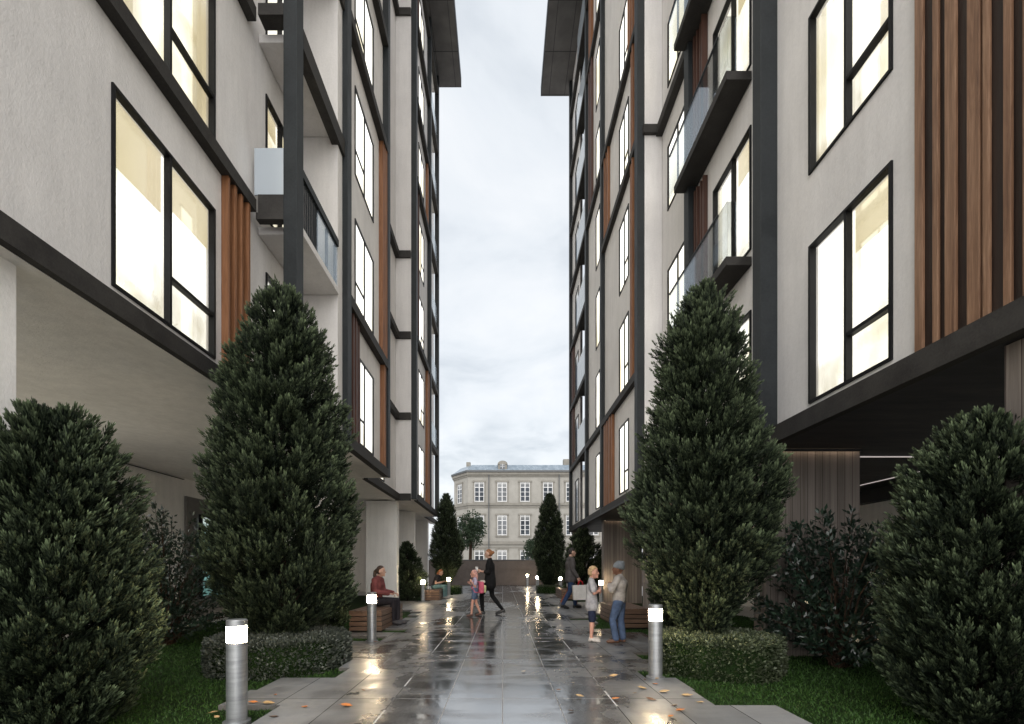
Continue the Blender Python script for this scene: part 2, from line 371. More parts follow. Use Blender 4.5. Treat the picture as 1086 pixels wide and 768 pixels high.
def left_ext(y):
    t = {4.0: -2.5, 4.5: -2.43, 5.0: -1.84, 5.5: -1.98, 6.0: -2.14, 6.5: -2.4, 7.0: -2.6, 7.5: -2.02, 8.0: -2.84, 8.5: -1.85,
         9.0: -2.38, 9.5: -2.38, 10.0: -2.12, 10.5: -2.35, 11.0: -2.1, 11.5: -2.4, 12.0: -2.2, 12.5: -2.55}
    if y < 4: return -1.95
    if y in t: return t[y]
    if y < 16.5: return -3.85
    if y < 22: return [-2.2, -2.5, -2.05, -2.65, -2.3][int(y * 2) % 5]
    return -4.5
def right_ext(y):
    t = {4.0: 1.87, 4.5: 1.9, 5.0: 1.57, 5.5: 2.0, 6.0: 1.85, 6.5: 2.25, 7.0: 2.6, 7.5: 2.6, 8.0: 2.6, 8.5: 2.3, 9.0: 1.8, 9.5: 1.95,
         10.0: 2.1, 10.5: 1.57, 11.0: 2.3, 11.5: 2.15}
    if y < 4: return 2.4
    if y in t: return t[y]
    if y < 16: return 3.5
    if y < 22: return [2.3, 1.9, 2.5, 2.1, 2.4][int(y * 2) % 5]
    return 4.5
b = MB(); y = -3.0
while y < 31:
    l, r = left_ext(y), right_ext(y)
    b.quad((l, y, 0), (r, y, 0), (r, y + .5, 0), (l, y + .5, 0), 0)
    zb = -.075
    b.quad((l, y + .5, 0), (l, y + .5, zb), (l, y, zb), (l, y, 0), 1); b.quad((r, y, 0), (r, y, zb), (r, y + .5, zb), (r, y + .5, 0), 1)
    for fn, sgn in ((left_ext, -1), (right_ext, 1)):     # camera facing and far faces of each step
        a, bb, c = fn(y - .5), fn(y), fn(y + .5)
        if abs(bb) > abs(a): b.quad((a, y, 0), (bb, y, 0), (bb, y, zb), (a, y, zb), 1)
        if abs(bb) > abs(c): b.quad((c, y + .5, 0), (bb, y + .5, 0), (bb, y + .5, zb), (c, y + .5, zb), 1)
    y += .5
tag(b.build('path', [M['path'], M['slab_side']]), kind='structure')

# grass blades
def grass():
    N = 150000
    side = rng.random(N) < .5
    Y = 2.3 + (rng.random(N) ** 1.5) * 9.5
    X = np.where(side, -6.6 + rng.random(N) * 5.1, 1.5 + rng.random(N) * 4.7)
    yk = np.floor(Y * 2) / 2
    lx = np.array([left_ext(float(k)) for k in np.unique(yk)]); rx = np.array([right_ext(float(k)) for k in np.unique(yk)])
    idx = np.searchsorted(np.unique(yk), yk)
    keep = np.where(side, X < lx[idx] - .012, X > rx[idx] + .012) & (np.abs(X) < 8.2)
    # only what the frame can show, with margin
    keep &= np.abs(X) < 1.35 * Y + .9
    X, Y = X[keep], Y[keep]; n = len(X)
    h = .014 + .022 * rng.random(n); w = .0022 + .0022 * rng.random(n) + .0005 * Y
    a = rng.random(n) * 2 * math.pi; lean = (rng.random((n, 2)) - .5) * .045
    V = np.zeros((n, 3, 3)); z0 = -.046
    V[:, 0] = np.stack([X - np.cos(a) * w, Y - np.sin(a) * w, np.full(n, z0)], 1)
    V[:, 1] = np.stack([X + np.cos(a) * w, Y + np.sin(a) * w, np.full(n, z0)], 1)
    V[:, 2] = np.stack([X + lean[:, 0], Y + lean[:, 1], z0 + h], 1)
    return tag(npmesh('grass', V.reshape(-1, 3), np.arange(n * 3).reshape(-1, 3), M['grass']), kind='stuff',
               label='short dark green mown grass beside the stepped paving', cat='grass')
grass()

# ------------------------------------------------------------------ facade kit
class Facade:
    """Side s (-1 left, +1 right). 'a' is the distance of a plane from the path's axis."""
    def __init__(F_, s, root): F_.s = s; F_.root = root
    def bx(F_, mb, a0, a1, y0, y1, z0, z1, mi=0): mb.box(F_.s * a0, F_.s * a1, y0, y1, z0, z1, mi)
    def sheet(F_, mb, a, y0, y1, z0, z1, ops, dep=.11):
        """wall face on plane a with openings (y0,y1,z0,z1) and their reveals"""
        s = F_.s; ys = sorted({y0, y1, *[o[0] for o in ops], *[o[1] for o in ops]}); zs = sorted({z0, z1, *[o[2] for o in ops], *[o[3] for o in ops]})
        def q(p): 
            mb.quad(*(p if s > 0 else p[::-1]))
        for i in range(len(ys) - 1):
            for j in range(len(zs) - 1):
                cy, cz = (ys[i] + ys[i + 1]) / 2, (zs[j] + zs[j + 1]) / 2
                if any(o[0] < cy < o[1] and o[2] < cz < o[3] for o in ops): continue
                q([(s * a, ys[i + 1], zs[j]), (s * a, ys[i], zs[j]), (s * a, ys[i], zs[j + 1]), (s * a, ys[i + 1], zs[j + 1])])
        A, B = s * a, s * (a + dep)
        for (p0, p1, r0, r1) in ops:
            for (u, v) in (((p0, r0), (p1, r0)), ((p1, r0), (p1, r1)), ((p1, r1), (p0, r1)), ((p0, r1), (p0, r0))):
                mb.quad((A, *u), (A, *v), (B, *v), (B, *u))
            mb.quad((B, p0, r0), (B, p1, r0), (B, p1, r1), (B, p0, r1))
    def window(F_, a, y0, y1, z0, z1, mull=None, trans=None, tside='near', pane='pane', fw=.031):
        mb = MB(); o, i = a - .022, a + .055
        F_.bx(mb, o, i, y0, y0 + fw, z0, z1); F_.bx(mb, o, i, y1 - fw, y1, z0, z1)
        F_.bx(mb, o, i, y0 + fw, y1 - fw, z0, z0 + fw); F_.bx(mb, o, i, y0 + fw, y1 - fw, z1 - fw, z1)
        if mull: F_.bx(mb, o + .006, i, mull - .016, mull + .016, z0 + fw, z1 - fw)
        if trans:
            m_ = mull if mull else y0
            t0, t1 = (y0 + fw, (mull - .02 if mull else y1 - fw)) if tside == 'near' else ((mull + .02 if mull else y0 + fw), y1 - fw)
            F_.bx(mb, o + .01, i, t0, t1, trans - .02, trans + .02)
        w = mb.build('window', M['frame'], F_.root)
        wr = random.Random(int(y0 * 1000 + z0 * 77 + (F_.s + 1) * 5))
        if pane == 'pane' and y1 < 8.5:
            kind = wr.random(); cu = MB()
            def fold(ya, yb, zb):
                n_ = max(6, int((yb - ya) / .018)); pr = wr.uniform(.07, .11)
                for i in range(n_):
                    q0, q1 = ya + (yb - ya) * i / n_, ya + (yb - ya) * (i + 1) / n_
                    d0, d1 = (a + .086 + .011 * math.sin(q * 6.283 / pr + .6 * math.sin(q * 9)) for q in (q0, q1))
                    cu.quad((F_.s * d0, q0, zb), (F_.s * d1, q1, zb), (F_.s * d1, q1, z1 - .02), (F_.s * d0, q0, z1 - .02))
            wd_ = y1 - y0
            if kind < .62:
                fold(y0 + .012, y0 + wd_ * wr.uniform(.10, .26), z0 + .015)
                fold(y1 - wd_ * wr.uniform(.10, .26), y1 - .012, z0 + .015)
            if kind > .45: F_.bx(cu, a + .076, a + .079, y0 + .012, (mull or y1) - .03, z1 - (z1 - z0) * wr.uniform(.12, .38), z1 - .02)
            if kind > .8: F_.bx(cu, a + .076, a + .079, (mull or y1) + .03, y1 - .012, z1 - (z1 - z0) * wr.uniform(.10, .30), z1 - .02)
            if cu.v: cu.build('curtain', M['curtain'], w)
        deep = pane == 'pane' and y1 < 8.5
        pd = .1 if deep else .012                       # the farther windows are glazed nearly flush with the wall
        p = MB(); F_.bx(p, a + pd, a + pd + .006, y0 + .003, y1 - .003, z0 + .003, z1 - .003); p.build('lit_interior' if deep else 'pane', M[pane], w)
        if deep: g = MB(); F_.bx(g, a + .03, a + .034, y0 + .01, y1 - .01, z0 + .01, z1 - .01); g.build('pane', M['window_glass'], w)
        return w
    def slats(F_, a, ys, z0, z1, mat, w=.055, d=.11):
        """one group of upright boards standing proud of plane a"""
        mb = MB(); r = random.Random(int(ys[0] * 100 + z0 * 7))
        for y in ys:
            dd = d * r.uniform(.75, 1.1); ww = w * r.uniform(.8, 1.2)
            F_.bx(mb, a - dd, a - .003, y, y + ww, z0, z1)
        return mb.build('wood_screen', M[mat], F_.root, bevel=.003)
def frange(a, b, n): return [a + (b - a) * k / (n - 1) for k in range(n)]

# ------------------------------------------------------------------ left building
LB = empty('apartment_building', (-8, 8, 0), 0, 'beige apartment block on the left side of the path, high pale undercroft and near columns', 'building', 'twin apartment blocks')
# children are authored in world space, so keep the root's offset out of them
def root_fix(root):
    inv = Matrix.Translation(-root.location)
    for ch in root.children: ch.matrix_parent_inverse = inv
LF = Facade(-1, LB)
LV = [3.76 + 2.785 * k for k in range(8)]; TOP = 23.9
wl, so_, bd_, pr = MB(), MB(), MB(), MB()
lw_near, lw_bal, lw_mid, lw_rec, lw_e, lw_f = [], [], [], [], [], []
for k in range(7):
    z = LV[k]
    lw_near += [(4.30, 5.84, z + .12, z + 2.04), (0.9, 2.4, z + .12, z + 2.04)]
    lw_bal.append((7.1, 8.1, z + .12, z + 2.06))
    lw_mid.append(((9.84 if k == 0 else 9.53), 10.89, z + .12, z + 1.98))
    lw_rec.append((12.8, 14.2, z + .12, z + 2.0))
    lw_e.append((16.75, 17.9, z + .12, z + 1.98))
    lw_f.append((19.3, 20.6, z + .12, z + 2.0))
LF.sheet(wl, 3.7, .4, 8.42, 3.6, TOP, lw_near + lw_bal)
LF.sheet(wl, 3.7, 11.97, 15.7, 3.6, TOP, lw_rec)
LF.sheet(wl, 3.7, 18.95, 24.5, 3.6, TOP, lw_f)
LF.sheet(wl, 3.1, 8.88, 11.80, 3.6, TOP, lw_mid)
LF.sheet(wl, 3.1, 15.9, 18.78, 3.6, TOP, lw_e)
LF.bx(wl, 3.05, 3.695, 8.42, 8.66, 3.62, TOP)            # return walls that face the camera
LF.bx(wl, 3.14, 3.695, 15.70, 15.9, 3.62, TOP)
LF.bx(wl, 3.12, 3.69, 11.80, 11.96, 3.62, TOP); LF.bx(wl, 3.12, 3.69, 18.78, 18.94, 3.62, TOP)
LF.bx(wl, 3.86, 13.9, .41, 24.49, 3.62, TOP)
wl.build('wall', M['plaster'], LB)
# undercroft
LF.bx(so_, 3.66, 3.9, .4, 24.5, 3.555, 3.61); LF.bx(so_, 3.9, 14, .4, 24.5, 3.595, 3.615)
LF.bx(so_, 3.0, 3.66, 8.5, 11.95, 3.565, 3.61); LF.bx(so_, 3.0, 3.66, 15.75, 21.15, 3.565, 3.61)
so_.build('soffit', M['plaster_warm'], LB)
bw = MB(); LF.bx(bw, 8.5, 8.8, .4, 24.5, -.07, 3.595); bw.build('back_wall', M['plaster_warm'], LB)
# dark floor bands
def lband(a0, y0, y1, zt, h=.2, a1=None): LF.bx(bd_, a0, a1 or a0 + .16, y0, y1, zt - h, zt)
lband(3.58, .4, 6.60, LV[0], .2, 3.698)
lband(3.57, .4, 6.60, LV[1], .18, 3.698); lband(3.57, .4, 6.60, LV[2], .2, 3.698); lband(3.57, .4, 6.6, LV[4], .2, 3.698)
for k in (0, 1, 3, 4, 6, 7): lband(2.95, 8.9, 11.77, LV[k], .21, 3.098)
for k in (0, 2, 4, 5, 6, 7): lband(2.955, 15.92, 18.75, LV[k], .22, 3.098)
lband(3.0, 6.86, 8.42, LV[0], .2, 3.698); lband(3.5, 6.86, 8.42, LV[0] + .004, .2, 3.697)
for k in (0, 2, 3, 5, 6): lband(3.0, 6.86, 8.66, LV[k], .30, 3.16)
for k in (0, 1, 2, 3, 6): LF.bx(bd_, 3.16, 3.69, 15.64, 15.698, LV[k] - .24, LV[k]); lband(3.55, 12.0, 15.64, LV[k], .22, 3.698)
for k in range(8): lband(2.96, 18.97, 21.0, LV[k], .2, 3.12)
lband(3.55, 21.2, 24.5, LV[0], .2, 3.698)
LF.bx(bd_, 3.2, 3.57, 6.64, 6.70, LV[1] - .15, LV[1] + .11); LF.bx(bd_, 3.2, 3.6, 6.64, 6.75, LV[1] - .25, LV[1] - .151)
LF.bx(bd_, 3.2, 3.57, 6.64, 6.84, LV[2] - .05, LV[2] + .12); LF.bx(bd_, 3.2, 3.57, 6.64, 6.84, LV[3] - .05, LV[3] + .12)
build_boxes(bd_, 'floor_band', M['band'], LB)
# piers
for (a0, a1, y0, y1) in ((3.0, 3.2, 6.64, 6.86), (2.95, 3.14, 8.67, 8.9), (2.95, 3.12, 11.77, 11.97), (2.97, 3.15, 15.68, 15.92), (2.95, 3.13, 18.75, 18.95), (2.95, 3.13, 21.0, 21.2)):
    p = MB(); LF.bx(p, a0, a1, y0, y1, 3.57, TOP); p.build('pier', M['dark_frame'], LB, bevel=.006)
# columns of the undercroft
for (a0, a1, y0, y1) in ((3.78, 4.4, 2.3, 3.54), (3.71, 4.8, 9.9, 10.3), (3.72, 4.8, 16.0, 16.35), (3.69, 4.8, 18.95, 19.3), (3.75, 4.9, 22.8, 23.1)):
    p = MB(); LF.bx(p, a0, a1, y0, y1, -.07, 3.556); p.build('column', M['plaster_warm'], LB, bevel=.004)
# windows
for k in range(7):
    z = LV[k]
    LF.window(3.7, 4.30, 5.84, z + .12, z + 2.04, 5.06, z + .68, 'far'); 
    if k < 3: LF.window(3.7, .9, 2.4, z + .12, z + 2.04, 1.65, z + .68, 'far')
    LF.window(3.7, 7.1, 8.1, z + .12, z + 2.06, 7.6)
    LF.window(3.1, (9.84 if k == 0 else 9.53), 10.89, z + .12, z + 1.98, 10.2, z + .68, 'near')
    LF.window(3.7, 12.8, 14.2, z + .12, z + 2.0, 13.5)
    LF.window(3.1, 16.75, 17.9, z + .12, z + 1.98, 17.3, z + .68, 'far')
    LF.window(3.7, 19.3, 20.6, z + .12, z + 2.0, 19.9)
# close the unlit openings of the nearest bay above
for k in range(3, 7): LF.window(3.7, .9, 2.4, LV[k] + .12, LV[k] + 2.04, 1.65, pane='pane_dark')
# timber screens
LF.slats(3.7, frange(5.98, 6.42, 4), LV[0], LV[1] - .18, 'wood_orange', .05, .12)
LF.slats(3.1, frange(9.02, 9.6, 5), LV[0], LV[1] - .21, 'wood_deep', .05, .1)
LF.slats(3.1, [11.50, 11.62, 11.70], LV[0], LV[1] - .21, 'wood_orange', .05, .12)
LF.slats(3.1, [11.40, 11.5, 11.6, 11.68], LV[1], LV[3] - .21, 'wood_orange', .05, .13)
LF.slats(3.1, [18.25, 18.4, 18.55], LV[0], LV[2] - .22, 'wood_orange', .06, .13)
LF.slats(3.1, [18.3, 18.5], LV[4], LV[5] - .22, 'wood_orange', .06, .12)
LF.slats(3.1, [16.0, 16.2, 16.4], LV[2], LV[4] - .22, 'wood_deep', .06, .1)
LF.slats(3.1, [16.0, 16.2, 16.4], LV[6], LV[7] - .22, 'wood_deep', .06, .1)
# balconies
def lbalcony(y0, y1, k, a0=3.02):
    z = LV[k]; mb = MB(); LF.bx(mb, a0, 3.69, y0, y1, z - .30, z - .19); bal = mb.build('balcony', M['plaster'], LB)
    g = MB(); LF.bx(g, a0 + .02, a0 + .035, y0 + .6, y1 - .02, z - .185, z + .60); g.build('glass_panel', M['glass'], bal)
    r = MB(); LF.bx(r, a0, a0 + .06, y0, y1 - .002, z + .58, z + .70)
    for yy in (y0 + .62, (y0 + y1) / 2 + .3, y1 - .06): LF.bx(r, a0 + .04, a0 + .08, yy, yy + .04, z - .19, z + .58)
    for yy in frange(y0 + .03, y0 + .55, 9): LF.bx(r, a0 + .03, a0 + .05, yy, yy + .015, z - .19, z + .58)
    r.build('railing', M['dark_frame'], bal); return bal
for k in (1, 4): lbalcony(6.88, 8.40, k)
p = MB(); LF.bx(p, 3.205, 3.63, 6.655, 6.672, LV[1] + .115, LV[1] + .80); p.build('glass_panel', M['frost'], LB)
for k in (2, 3, 5): p = MB(); LF.bx(p, 3.16, 3.69, 6.9, 8.41, LV[k] - .16, LV[k] - .04); p.build('balcony', M['plaster'], LB)
for k in range(1, 8):
    p = MB(); LF.bx(p, 3.12, 3.69, 18.98, 20.98, LV[k] - .15, LV[k] - .02); bal = p.build('balcony', M['plaster'], LB)
    g = MB(); LF.bx(g, 3.0, 3.015, 19.0, 20.95, LV[k] + .01, LV[k] + .9); g.build('glass_panel', M['glass'], bal)
# roof
rf = MB(); LF.bx(rf, 1.97, 14.2, .2, 21.5, TOP + .01, TOP + .04, 0); LF.bx(rf, 1.95, 14.25, .15, 21.55, TOP + .045, TOP + .5, 1)
rf.build('roof', [M['roof_soffit'], M['dark_frame']], LB)
# glazed door set in a grey recess, with two low steps
dp = MB(); LF.bx(dp, 8.44, 8.497, 12.15, 15.2, 0, 3.12); dp.build('door_surround', m_mottle('grey_render', (.16, .15, .145), (.21, .2, .19), 3, 30, .8), LB)
dw = LF.window(8.33, 12.55, 13.7, .35, 2.68, 13.1, None, pane='pane_teal', fw=.07); dw.name = 'glazed_door'
for yy in (3.2, 4.9, 6.6):  # invented lit windows, added to brighten the undercroft
    lw_ = LF.window(8.38, yy, yy + 1.6, .35, 2.9, yy + .8, None, fw=.06); lw_.name = 'fill_light_window'
ew = MB(); LF.bx(ew, 5.2, 8.49, 24.2, 24.45, -.07, 3.594); ew.build('end_wall', M['plaster_warm'], LB)
st = MB(); LF.bx(st, 7.7, 8.42, 9.2, 15.5, -.07, .17); LF.bx(st, 8.0, 8.42, 9.3, 15.4, .172, .33); st.build('step', M['terrace'], LB)
LF_lines = MB(); LF.bx(LF_lines, 8.46, 8.499, .4, 12.1, 3.545, 3.56); LF_lines.build('shadow_gap', M['band'], LB)
root_fix(LB)

# ------------------------------------------------------------------ right building
RB = empty('apartment_building', (8, 8, 0), 0, 'beige apartment block on the right side of the path, black undercroft ceiling and timber fins', 'building', 'twin apartment blocks')
RF = Facade(1, RB)
RV = [3.09 + 2.75 * k for k in range(8)]; RS = 2.87
wl, so_, bd_ = MB(), MB(), MB()
oA, oD, oE, oF = [], [], [], []
for k in range(7):
    z = RV[k]
    oA += [(4.31, 5.48, z + .09, z + 1.98), (1.0, 2.2, z + .09, z + 1.98), (6.76, 7.97, z + .1, z + 1.95), (9.2, 10.17, z + .58, z + 2.0)]
    oD.append((11.67, 12.6, z + .12, z + 1.96)); oE.append((15.1, 15.75, z + .12, z + 1.96)); oF.append((19.5, 20.3, z + .12, z + 1.96))
RF.sheet(wl, 3.7, .4, 10.54, 2.95, TOP, oA)
RF.sheet(wl, 3.24, 10.76, 14.42, 2.95, TOP, oD)
RF.sheet(wl, 3.24, 14.58, 17.1, 2.95, TOP, oE)
RF.sheet(wl, 3.26, 19.1, 21.2, 2.95, TOP, oF)
RF.bx(wl, 3.29, 3.695, 10.54, 10.78, 2.96, TOP)
RF.bx(wl, 3.29, 3.7, 21.05, 21.35, 2.96, TOP)
RF.bx(wl, 3.86, 13.9, .41, 21.35, 2.96, TOP)
wl.build('wall', M['plaster'], RB)
dk = MB(); RF.bx(dk, 3.6, 3.85, 17.3, 19.1, 2.96, TOP); dk.build('dark_wall', M['black_soffit'], RB)
RF.bx(so_, 3.64, 8.0, .4, 21.35, RS, RS + .04); RF.bx(so_, 3.10, 3.64, 10.6, 21.35, RS, RS + .04); RF.bx(so_, 8.0, 14, .4, 21.35, RS, RS + .04)
so_.build('soffit', M['black_soffit'], RB)
db = MB(); RF.bx(db, 7.8, 8.0, .4, 21.35, 2.60, RS - .002); db.build('downstand_beam', M['black_soffit'], RB)
bw = MB(); RF.bx(bw, 8.05, 8.4, .4, 21.35, -.07, RS); bw.build('back_wall', M['plaster_warm'], RB)
ln = MB(); RF.bx(ln, 7.18, 7.205, .4, 21.3, RS - .012, RS - .002); RF.bx(ln, 3.75, 8, 6.78, 6.80, RS - .014, RS - .003); ln.build('light_strip', m_emit('led_strip', (1, .88, .84), .18), RB)
for (x0, x1, yf) in ((3.8, 5.0, 3.07), (3.76, 5.02, 6.40), (3.65, 4.85, 11.37), (3.6, 4.85, 15.97)):
    q = MB(); q.box(x0, x1, yf - .03, yf - .005, RS - .016, RS - .003); q.build('column_light', M['led_warm'], RB)
    q = MB(); q.box(x0, x1, yf - .05, yf - .032, RS - .035, RS - .003); q.build('light_shield', M['black_soffit'], RB)
def rband(a0, y0, y1, zt, h=.19, a1=3.698): RF.bx(bd_, a0, a1, y0, y1, zt - h, zt)
rband(3.6, .4, 10.54, RV[0], .2); RF.bx(bd_, 3.6, 3.7, .4, 10.54, RS - .003, RV[0] - .2 + .001)
for k in (3, 5): rband(3.55, 8.84, 10.54, RV[k] + .05, .2)
for k in (3, 5): RF.bx(bd_, 3.24, 3.69, 10.46, 10.538, RV[k] - .12, RV[k] + .07)
for k in (0, 1, 3, 4, 6, 7): rband(3.12, 10.78, 14.4, RV[k], .19, 3.238)
for k in (0, 1, 4, 6, 7): rband(3.12, 14.58, 17.1, RV[k], .19, 3.238)
for k in range(8): rband(3.12, 17.3, 21.2, RV[k], .19, 3.258)
rband(3.12, 10.6, 21.3, RV[0] - .195, .03, 3.2)
build_boxes(bd_, 'floor_band', M['band'], RB)
for (a0, a1, y0, y1, zb) in ((3.47, 3.698, 6.12, 6.32, RV[0] - .05), (3.52, 3.698, 8.63, 8.84, RV[0] - .05), (3.12, 3.28, 10.54, 10.78, RS), (3.12, 3.239, 14.4, 14.58, RS), (3.12, 3.24, 17.1, 17.3, RS), (3.12, 3.26, 21.2, 21.4, RS)):
    p = MB(); RF.bx(p, a0, a1, y0, y1, zb, TOP); p.build('pier', M['dark_frame'], RB, bevel=.006)
for (a0, a1, y0, y1) in ((3.76, 5.1, 3.1, 3.41), (3.72, 5.05, 6.43, 6.74), (3.6, 4.9, 11.4, 11.7), (3.55, 4.9, 16.0, 16.3), (3.24, 3.75, 21.0, 21.3)):
    p = MB(); RF.bx(p, a0, a1, y0, y1, -.07, RS - .002); c = p.build('column', M['cladding'], RB, bevel=.004)
for k in range(7):
    z = RV[k]
    RF.window(3.7, 4.31, 5.48, z + .09, z + 1.98, 4.9, z + .62, 'near')
    RF.window(3.7, 1.0, 2.2, z + .09, z + 1.98, 1.6, z + .62, 'near', pane='pane' if k < 3 else 'pane_dark')
    RF.window(3.7, 6.76, 7.97, z + .1, z + 1.95, 7.32)
    RF.window(3.7, 9.2, 10.17, z + .58, z + 2.0, 9.6)
    RF.window(3.24, 11.67, 12.6, z + .12, z + 1.96, 12.1, z + .66, 'near')
    RF.window(3.24, 15.1, 15.75, z + .12, z + 1.96, None)
    RF.window(3.26, 19.5, 20.3, z + .12, z + 1.96, None, pane='pane_dark')
q = MB()
for (ya, yb, dd) in ((3.962, 4.038, .055), (3.823, 3.872, .05), (3.674, 3.761, .06), (3.489, 3.583, .055), (3.421, 3.468, .05), (3.273, 3.323, .055), (3.16, 3.20, .05)):
    RF.bx(q, 3.7 - dd * .35 - .028, 3.679, ya, yb, RV[0], TOP)
q.build('wood_screen', M['wood_brown'], RB, bevel=.003)
q = MB(); RF.bx(q, 3.68, 3.698, 3.15, 4.045, RV[0], TOP); q.build('shade_backing', m_wood('slat_gap_shade', (.010, .006, .005), (.022, .012, .009), (.035, .02, .014)), RB)  # near-black board added: shade between the slats put into its colour
RF.slats(3.24, [13.15, 13.35, 13.55, 13.75, 13.95, 14.15], RV[0], RV[1] - .19, 'wood_orange', .08, .1)
RF.slats(3.24, [10.85, 11.02, 11.2], RV[1], RV[3] - .19, 'wood_orange', .06, .1)
RF.slats(3.24, [13.7, 13.9, 14.1], RV[3], RV[4] - .19, 'wood_orange', .06, .1)
RF.slats(3.24, [10.85, 11.02, 11.2], RV[3], RV[4] - .19, 'wood_orange', .06, .1)
RF.slats(3.24, [10.85, 11.02, 11.2, 11.38], RV[4], RV[6] - .19, 'wood_orange', .06, .1)
RF.slats(3.24, [16.2, 16.45, 16.7], RV[4], RV[6] - .19, 'wood_deep', .07, .1)
RF.slats(3.24, [16.2, 16.45, 16.7], RV[6], RV[7] - .19, 'wood_orange', .07, .1)
RF.slats(3.26, [20.5, 20.7, 20.9], RV[1], RV[3] - .19, 'wood_deep', .07, .1)
RF.slats(3.7, [8.2, 8.32, 8.44, 8.54], RV[2], RV[4] - .3, 'wood_deep', .05, .1)
RF.slats(3.7, [8.2, 8.32, 8.44, 8.54], RV[1], RV[2] - .3, 'wood_deep', .05, .1)
for k in (1, 2, 3, 4, 5):
    z = RV[k]; y0, y1 = 6.74, 8.80
    mb = MB(); RF.bx(mb, 3.31, 3.69, y0, y1, z - .15, z - .02); bal = mb.build('balcony', M['band'], RB, bevel=.004)
    g = MB(); RF.bx(g, 3.325, 3.337, y0 + .01, y1 + .28, z - .018, z + .80); RF.bx(g, 3.34, 3.47, y0 + .012, y0 + .024, z - .018, z + .80); g.build('glass_panel', M['glass'], bal)
    r = MB(); RF.bx(r, 3.318, 3.345, y0 + .3, y1 + .28, z + .802, z + .83)
    for yy in (y0 + .9, y0 + 1.6): RF.bx(r, 3.345, 3.37, yy, yy + .03, z - .02, z + .80)
    r.build('handrail', M['dark_frame'], bal)
for k in range(1, 8):
    z = RV[k]; mb = MB(); RF.bx(mb, 3.26, 3.6, 17.31, 19.09, z - .19, z - .01); bal = mb.build('balcony', M['band'], RB)
    g = MB(); RF.bx(g, 3.13, 3.145, 17.35, 19.05, z + .005, z + 1.1); g.build('glass_panel', M['frost'], bal)
rf = MB(); RF.bx(rf, 1.86, 14.2, .2, 21.9, TOP + .01, TOP + .04, 0); RF.bx(rf, 1.84, 14.25, .15, 21.95, TOP + .045, TOP + .5, 1)
rf.build('roof', [M['roof_soffit'], M['dark_frame']], RB)
root_fix(RB)

# ------------------------------------------------------------------ end wall and the old building behind
EW = empty('garden_wall', (0, 31, 0), 0, 'low brown panelled wall closing the far end of the path', 'wall')
mb = MB(); mb.box(-9, 13, 0, .25, -.07, 1.70)
x = -9.0
for k in range(8):
    mb.box(x + .02, x + 2.86, -.03, -.003, .02, 1.08); mb.box(x + .02, x + 2.86, -.03, -.003, 1.11, 1.69); x += 2.89
w = mb.build('panel', M['brown_wall'], EW, bevel=.006)
cp = MB(); cp.box(-9, 13, -.06, .3, 1.702, 1.75); cp.build('coping', M['zinc'], EW)

OB = empty('old_building', (0, 53, 0), 0, 'pale stone town house with tall white windows behind the brown wall', 'building')
P0, P1, P2 = Vector((-5.9, 2.5, 0)), Vector((-4.0, 0, 0)), Vector((16, 0, 0))
EAVE = 12.3
mb = MB()
def wallprism(z0, z1, off, mi=0, m_=mb):
    d1 = (P1 - P0).normalized(); nrm1 = Vector((d1.y, -d1.x, 0)); n2 = Vector((0, -1, 0))
    a = P0 + nrm1 * off - d1 * off * .5; c = P2 + n2 * off
    bnd = P1 + n2 * off + Vector((-math.tan(R(26)) * off, 0, 0))
    back = [(16, 14), (-5.9 - off, 14)]
    pts = [(a.x, a.y), (bnd.x, bnd.y), (c.x, c.y)] + back
    k = len(m_.v)
    m_.v += [(p[0], p[1], z0) for p in pts] + [(p[0], p[1], z1) for p in pts]; n = len(pts)
    for i in range(n): m_.f.append((k + i, k + (i + 1) % n, k + n + (i + 1) % n, k + n + i)); m_.mi.append(mi)
    m_.f.append(tuple(k + n + i for i in range(n))); m_.f.append(tuple(k + i for i in range(n))[::-1]); m_.mi += [mi, mi]
wallprism(0, EAVE, 0); mb.build('wall', M['limestone'], OB)
tr = MB()
for (z0, z1, off) in ((12.0, 12.3, .22), (11.8, 12.0, .10), (8.45, 8.72, .14), (8.15, 8.3, .05), (3.9, 4.25, .16), (3.5, 3.6, .06)):
    wallprism(z0, z1, off, 0, tr)
tr.build('cornice', M['limestone_trim'], OB)
gt = MB(); wallprism(12.302, 12.5, .34, 0, gt); gt.build('gutter', M['zinc'], OB)
rf = MB()  # low slate roof
prof = [(0, 12.502, .30), (1.2, 13.35, -.6), (3.2, 13.55, -2.6)]
def ring(off, z):
    return [(-5.9 - off * .8, 2.5 - off * .4, z), (-4.0 - off * .45, -off, z), (16, -off, z)]
r0, r1, r2 = ring(.3, 12.502), ring(-1.0, 13.38), ring(-4, 13.9)
for A, B in ((r0, r1), (r1, r2)):
    for i in range(2): rf.quad(A[i], A[i + 1], B[i + 1], B[i])
rf.quad(r0[0], r1[0], r2[0], (-5, 14, 12.5))
rf.build('roof', M['slate'], OB)
